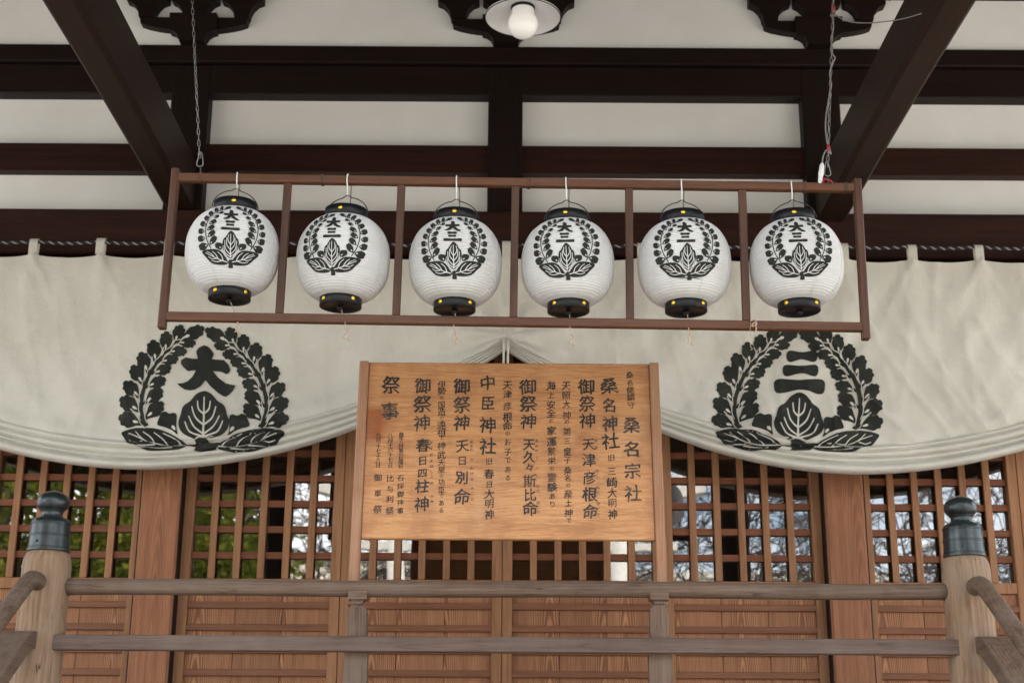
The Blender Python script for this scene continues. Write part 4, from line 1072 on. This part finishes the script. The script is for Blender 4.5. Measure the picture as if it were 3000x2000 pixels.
v, f = tube([(0, 0, .08), (0, 0, 1.55)], .008, 10); link('lamp_rod', mesh_pd('lamp_rod', v, f, M['wire'], True), lamp, lp)

# ------------------------------------------------------------------ the precinct in front of the hall (seen mirrored in the door glass)
YT = -8.0
tor = thing('stone_torii', 'pale granite torii gate standing opposite the hall, mirrored in the glass', 'torii', (0, YT, 0))
D = 2 * (YD + .048) - YT
def mz(py): return E + (at(1476, py, 1.0).z - E) / 1.0 * D
tx = .0785 * D
for s in (-1, 1):
    v, f = lathe([(.17, 0), (.16, 1.5), (.135, mz(1490))], 32); link('column', mesh_pd('torii_column', v, f, M['granite'], True), tor, (s * tx, YT, 0))
z0, z1 = mz(1612), mz(1588)
box('tie_lintel', -.118 * D, .118 * D, YT - .09, YT + .09, z0, z1, M['granite'], tor, .01)
pts = []
for i in range(21):
    t = -1 + i / 10; pts.append((t * .139 * D, mz(1487) + .26 * abs(t) ** 2.6))
P = pts + [(x * 1.01, z + .38) for x, z in reversed(pts)]
link('top_lintel', mesh_from_bm(extrude_poly(P, -.18, .18), 'top_lintel', M['granite']), tor, (0, YT, 0))

def leafy(name, label, loc, h, rx, ry, z0, n, mat, seed, group):
    t = thing(name, label, 'tree', loc, None, group); rg = random.Random(seed)
    v, f = tube([(0, 0, 0), (.05, .02, h * .3), (-.05, .06, h * .6), (0, 0, h * .88)], [.26, .2, .12, .04], 10)
    for k in range(7):
        a = rg.uniform(0, 6.28); zz = h * rg.uniform(.3, .7)
        tube([(0, 0, zz), (rx * .4 * math.cos(a), ry * .4 * math.sin(a), zz + .5), (rx * .75 * math.cos(a), ry * .75 * math.sin(a), zz + 1.1)], [.08, .05, .02], 6, v, f)
    link('trunk', mesh_pd('trunk', v, f, M['bark'], True), t, loc)
    cl = []
    for k in range(80):
        while True:
            p = Vector((rg.uniform(-1, 1), rg.uniform(-1, 1), rg.uniform(-1, 1)))
            if p.length < 1: break
        cl.append((Vector((p.x * rx, p.y * ry, (z0 + h) / 2 + p.z * (h - z0) / 2)), rg.uniform(.35, .8)))
    vs, fs = [], []
    for i in range(n):
        c, r = rg.choice(cl); d = Vector((rg.gauss(0, 1), rg.gauss(0, 1), rg.gauss(0, .8))); p = c + d * (r * .55)
        a = Vector((rg.uniform(-1, 1), rg.uniform(-1, 1), rg.uniform(-.6, .6))).normalized(); b = a.orthogonal().normalized(); s = rg.uniform(.07, .13)
        k = len(vs); vs += [tuple(p - a * s), tuple(p + b * s * .45), tuple(p + a * s), tuple(p - b * s * .45)]; fs.append((k, k + 1, k + 2, k + 3))
    link('crown', mesh_pd('crown', vs, fs, mat), t, loc)
EG = 'evergreen trees mirrored in the left panes'
leafy('evergreen_tree', 'broad yellow-green evergreen mirrored at the far left of the glass', (-9.6, -12, 0), 9.6, 2.7, 2.2, 1.6, 20000, M['leafa'], 1, EG)
leafy('evergreen_tree', 'rounded evergreen mirrored beside the left cedar pillar', (-6.5, -13, 0), 7.9, 2.0, 1.9, 1.6, 20000, M['leafa'], 2, EG)
leafy('evergreen_tree', 'dark evergreen mirrored behind the two lighter ones', (-8.6, -17, 0), 9.8, 3.2, 2.0, 1.6, 20000, M['leafb'], 3, EG)

def bare(name, label, loc, h, spread, seed, group, droop=0.):
    rg = random.Random(seed); t = thing(name, label, 'tree', loc, None, group); A, Bb = [[], []], [[], []]
    def grow(p, d, ln, r, lev):
        n = 5; pts, rs = [p], [r]; q = p.copy(); dd = d.copy()
        for i in range(n):
            dd = (dd + Vector((rg.gauss(0, .16), rg.gauss(0, .16), rg.gauss(0, .10) + (.06 if lev < 2 else -droop)))).normalized(); q = q + dd * (ln / n); pts.append(q.copy()); rs.append(r * (1 - .55 * (i + 1) / n))
        tgt = A if lev < 2 else Bb
        tube(pts, rs, 8 if lev == 0 else (5 if lev < 3 else 3), tgt[0], tgt[1])
        if lev >= 5: return
        m = (5, 5, 5, 4, 4)[lev]
        for k in range(m):
            i = rg.randint(2, n); b = pts[i]; ax = Vector((rg.gauss(0, 1), rg.gauss(0, 1), rg.gauss(0, .6))).normalized()
            nd = (dd * .55 + ax * (.8 * spread)).normalized()
            grow(b, nd, ln * rg.uniform(.55, .78), max(.012, rs[i] * rg.uniform(.5, .7)), lev + 1)
    grow(Vector((0, 0, 0)), Vector((0, 0, 1)), h * .30, .20, 0)
    link('trunk', mesh_pd('trunk', *A, M['bark'], True), t, loc); link('crown', mesh_pd('crown', *Bb, M['twig'], True), t, loc)
BG = 'bare trees mirrored in the right panes'
bare('bare_tree', 'bare drooping cherry mirrored right of the right cedar pillar', (8.0, -10, 0), 14.0, .95, 11, BG, .06)
bare('bare_tree', 'bare tree mirrored left of the right cedar pillar', (5.4, -13, 0), 15.0, .9, 12, BG, .04)
bare('bare_tree', 'slender bare tree mirrored between the torii columns', (1.9, -15, 0), 15.0, .8, 13, BG)
bare('bare_tree', 'bare tree mirrored left of the torii', (-3.8, -16, 0), 15.5, .85, 14, BG)
bare('bare_tree', 'bare tree mirrored at the far right of the glass', (11.0, -14, 0), 15.0, .9, 15, BG, .05)
def town(x, y, wd, dp, h, label, seed):
    t = thing('town_building', label, 'building', (x, y, 0)); box('wall', x - wd / 2, x + wd / 2, y - dp, y, 0, h, M['render'], t, .02)
    box('roof_slab', x - wd / 2 - .2, x + wd / 2 + .2, y - dp - .2, y + .2, h + .002, h + .3, M['granite'], t, .02)
    nw = int(wd // 2.2)
    for fl in range(int(h // 3)):
        for i in range(nw):
            wx = x - wd / 2 + (i + .5) * wd / nw; wz = 1.1 + 3 * fl
            wi = box('window', wx - .65, wx + .65, y - .05, y + .04, wz, wz + 1.3, M['white_plastic'], t, .01)
            for s in (-1, 1): box('pane', wx + s * .31 - .28, wx + s * .31 + .28, y + .041, y + .046, wz + .06, wz + 1.24, M['winglass'], wi, 0)
town(-7, -42, 12, 8, 9.4, 'pale three-storey town building mirrored behind the bare trees', 1)
town(9, -46, 14, 8, 9.2, 'pale long town building mirrored low behind the right trees', 2)
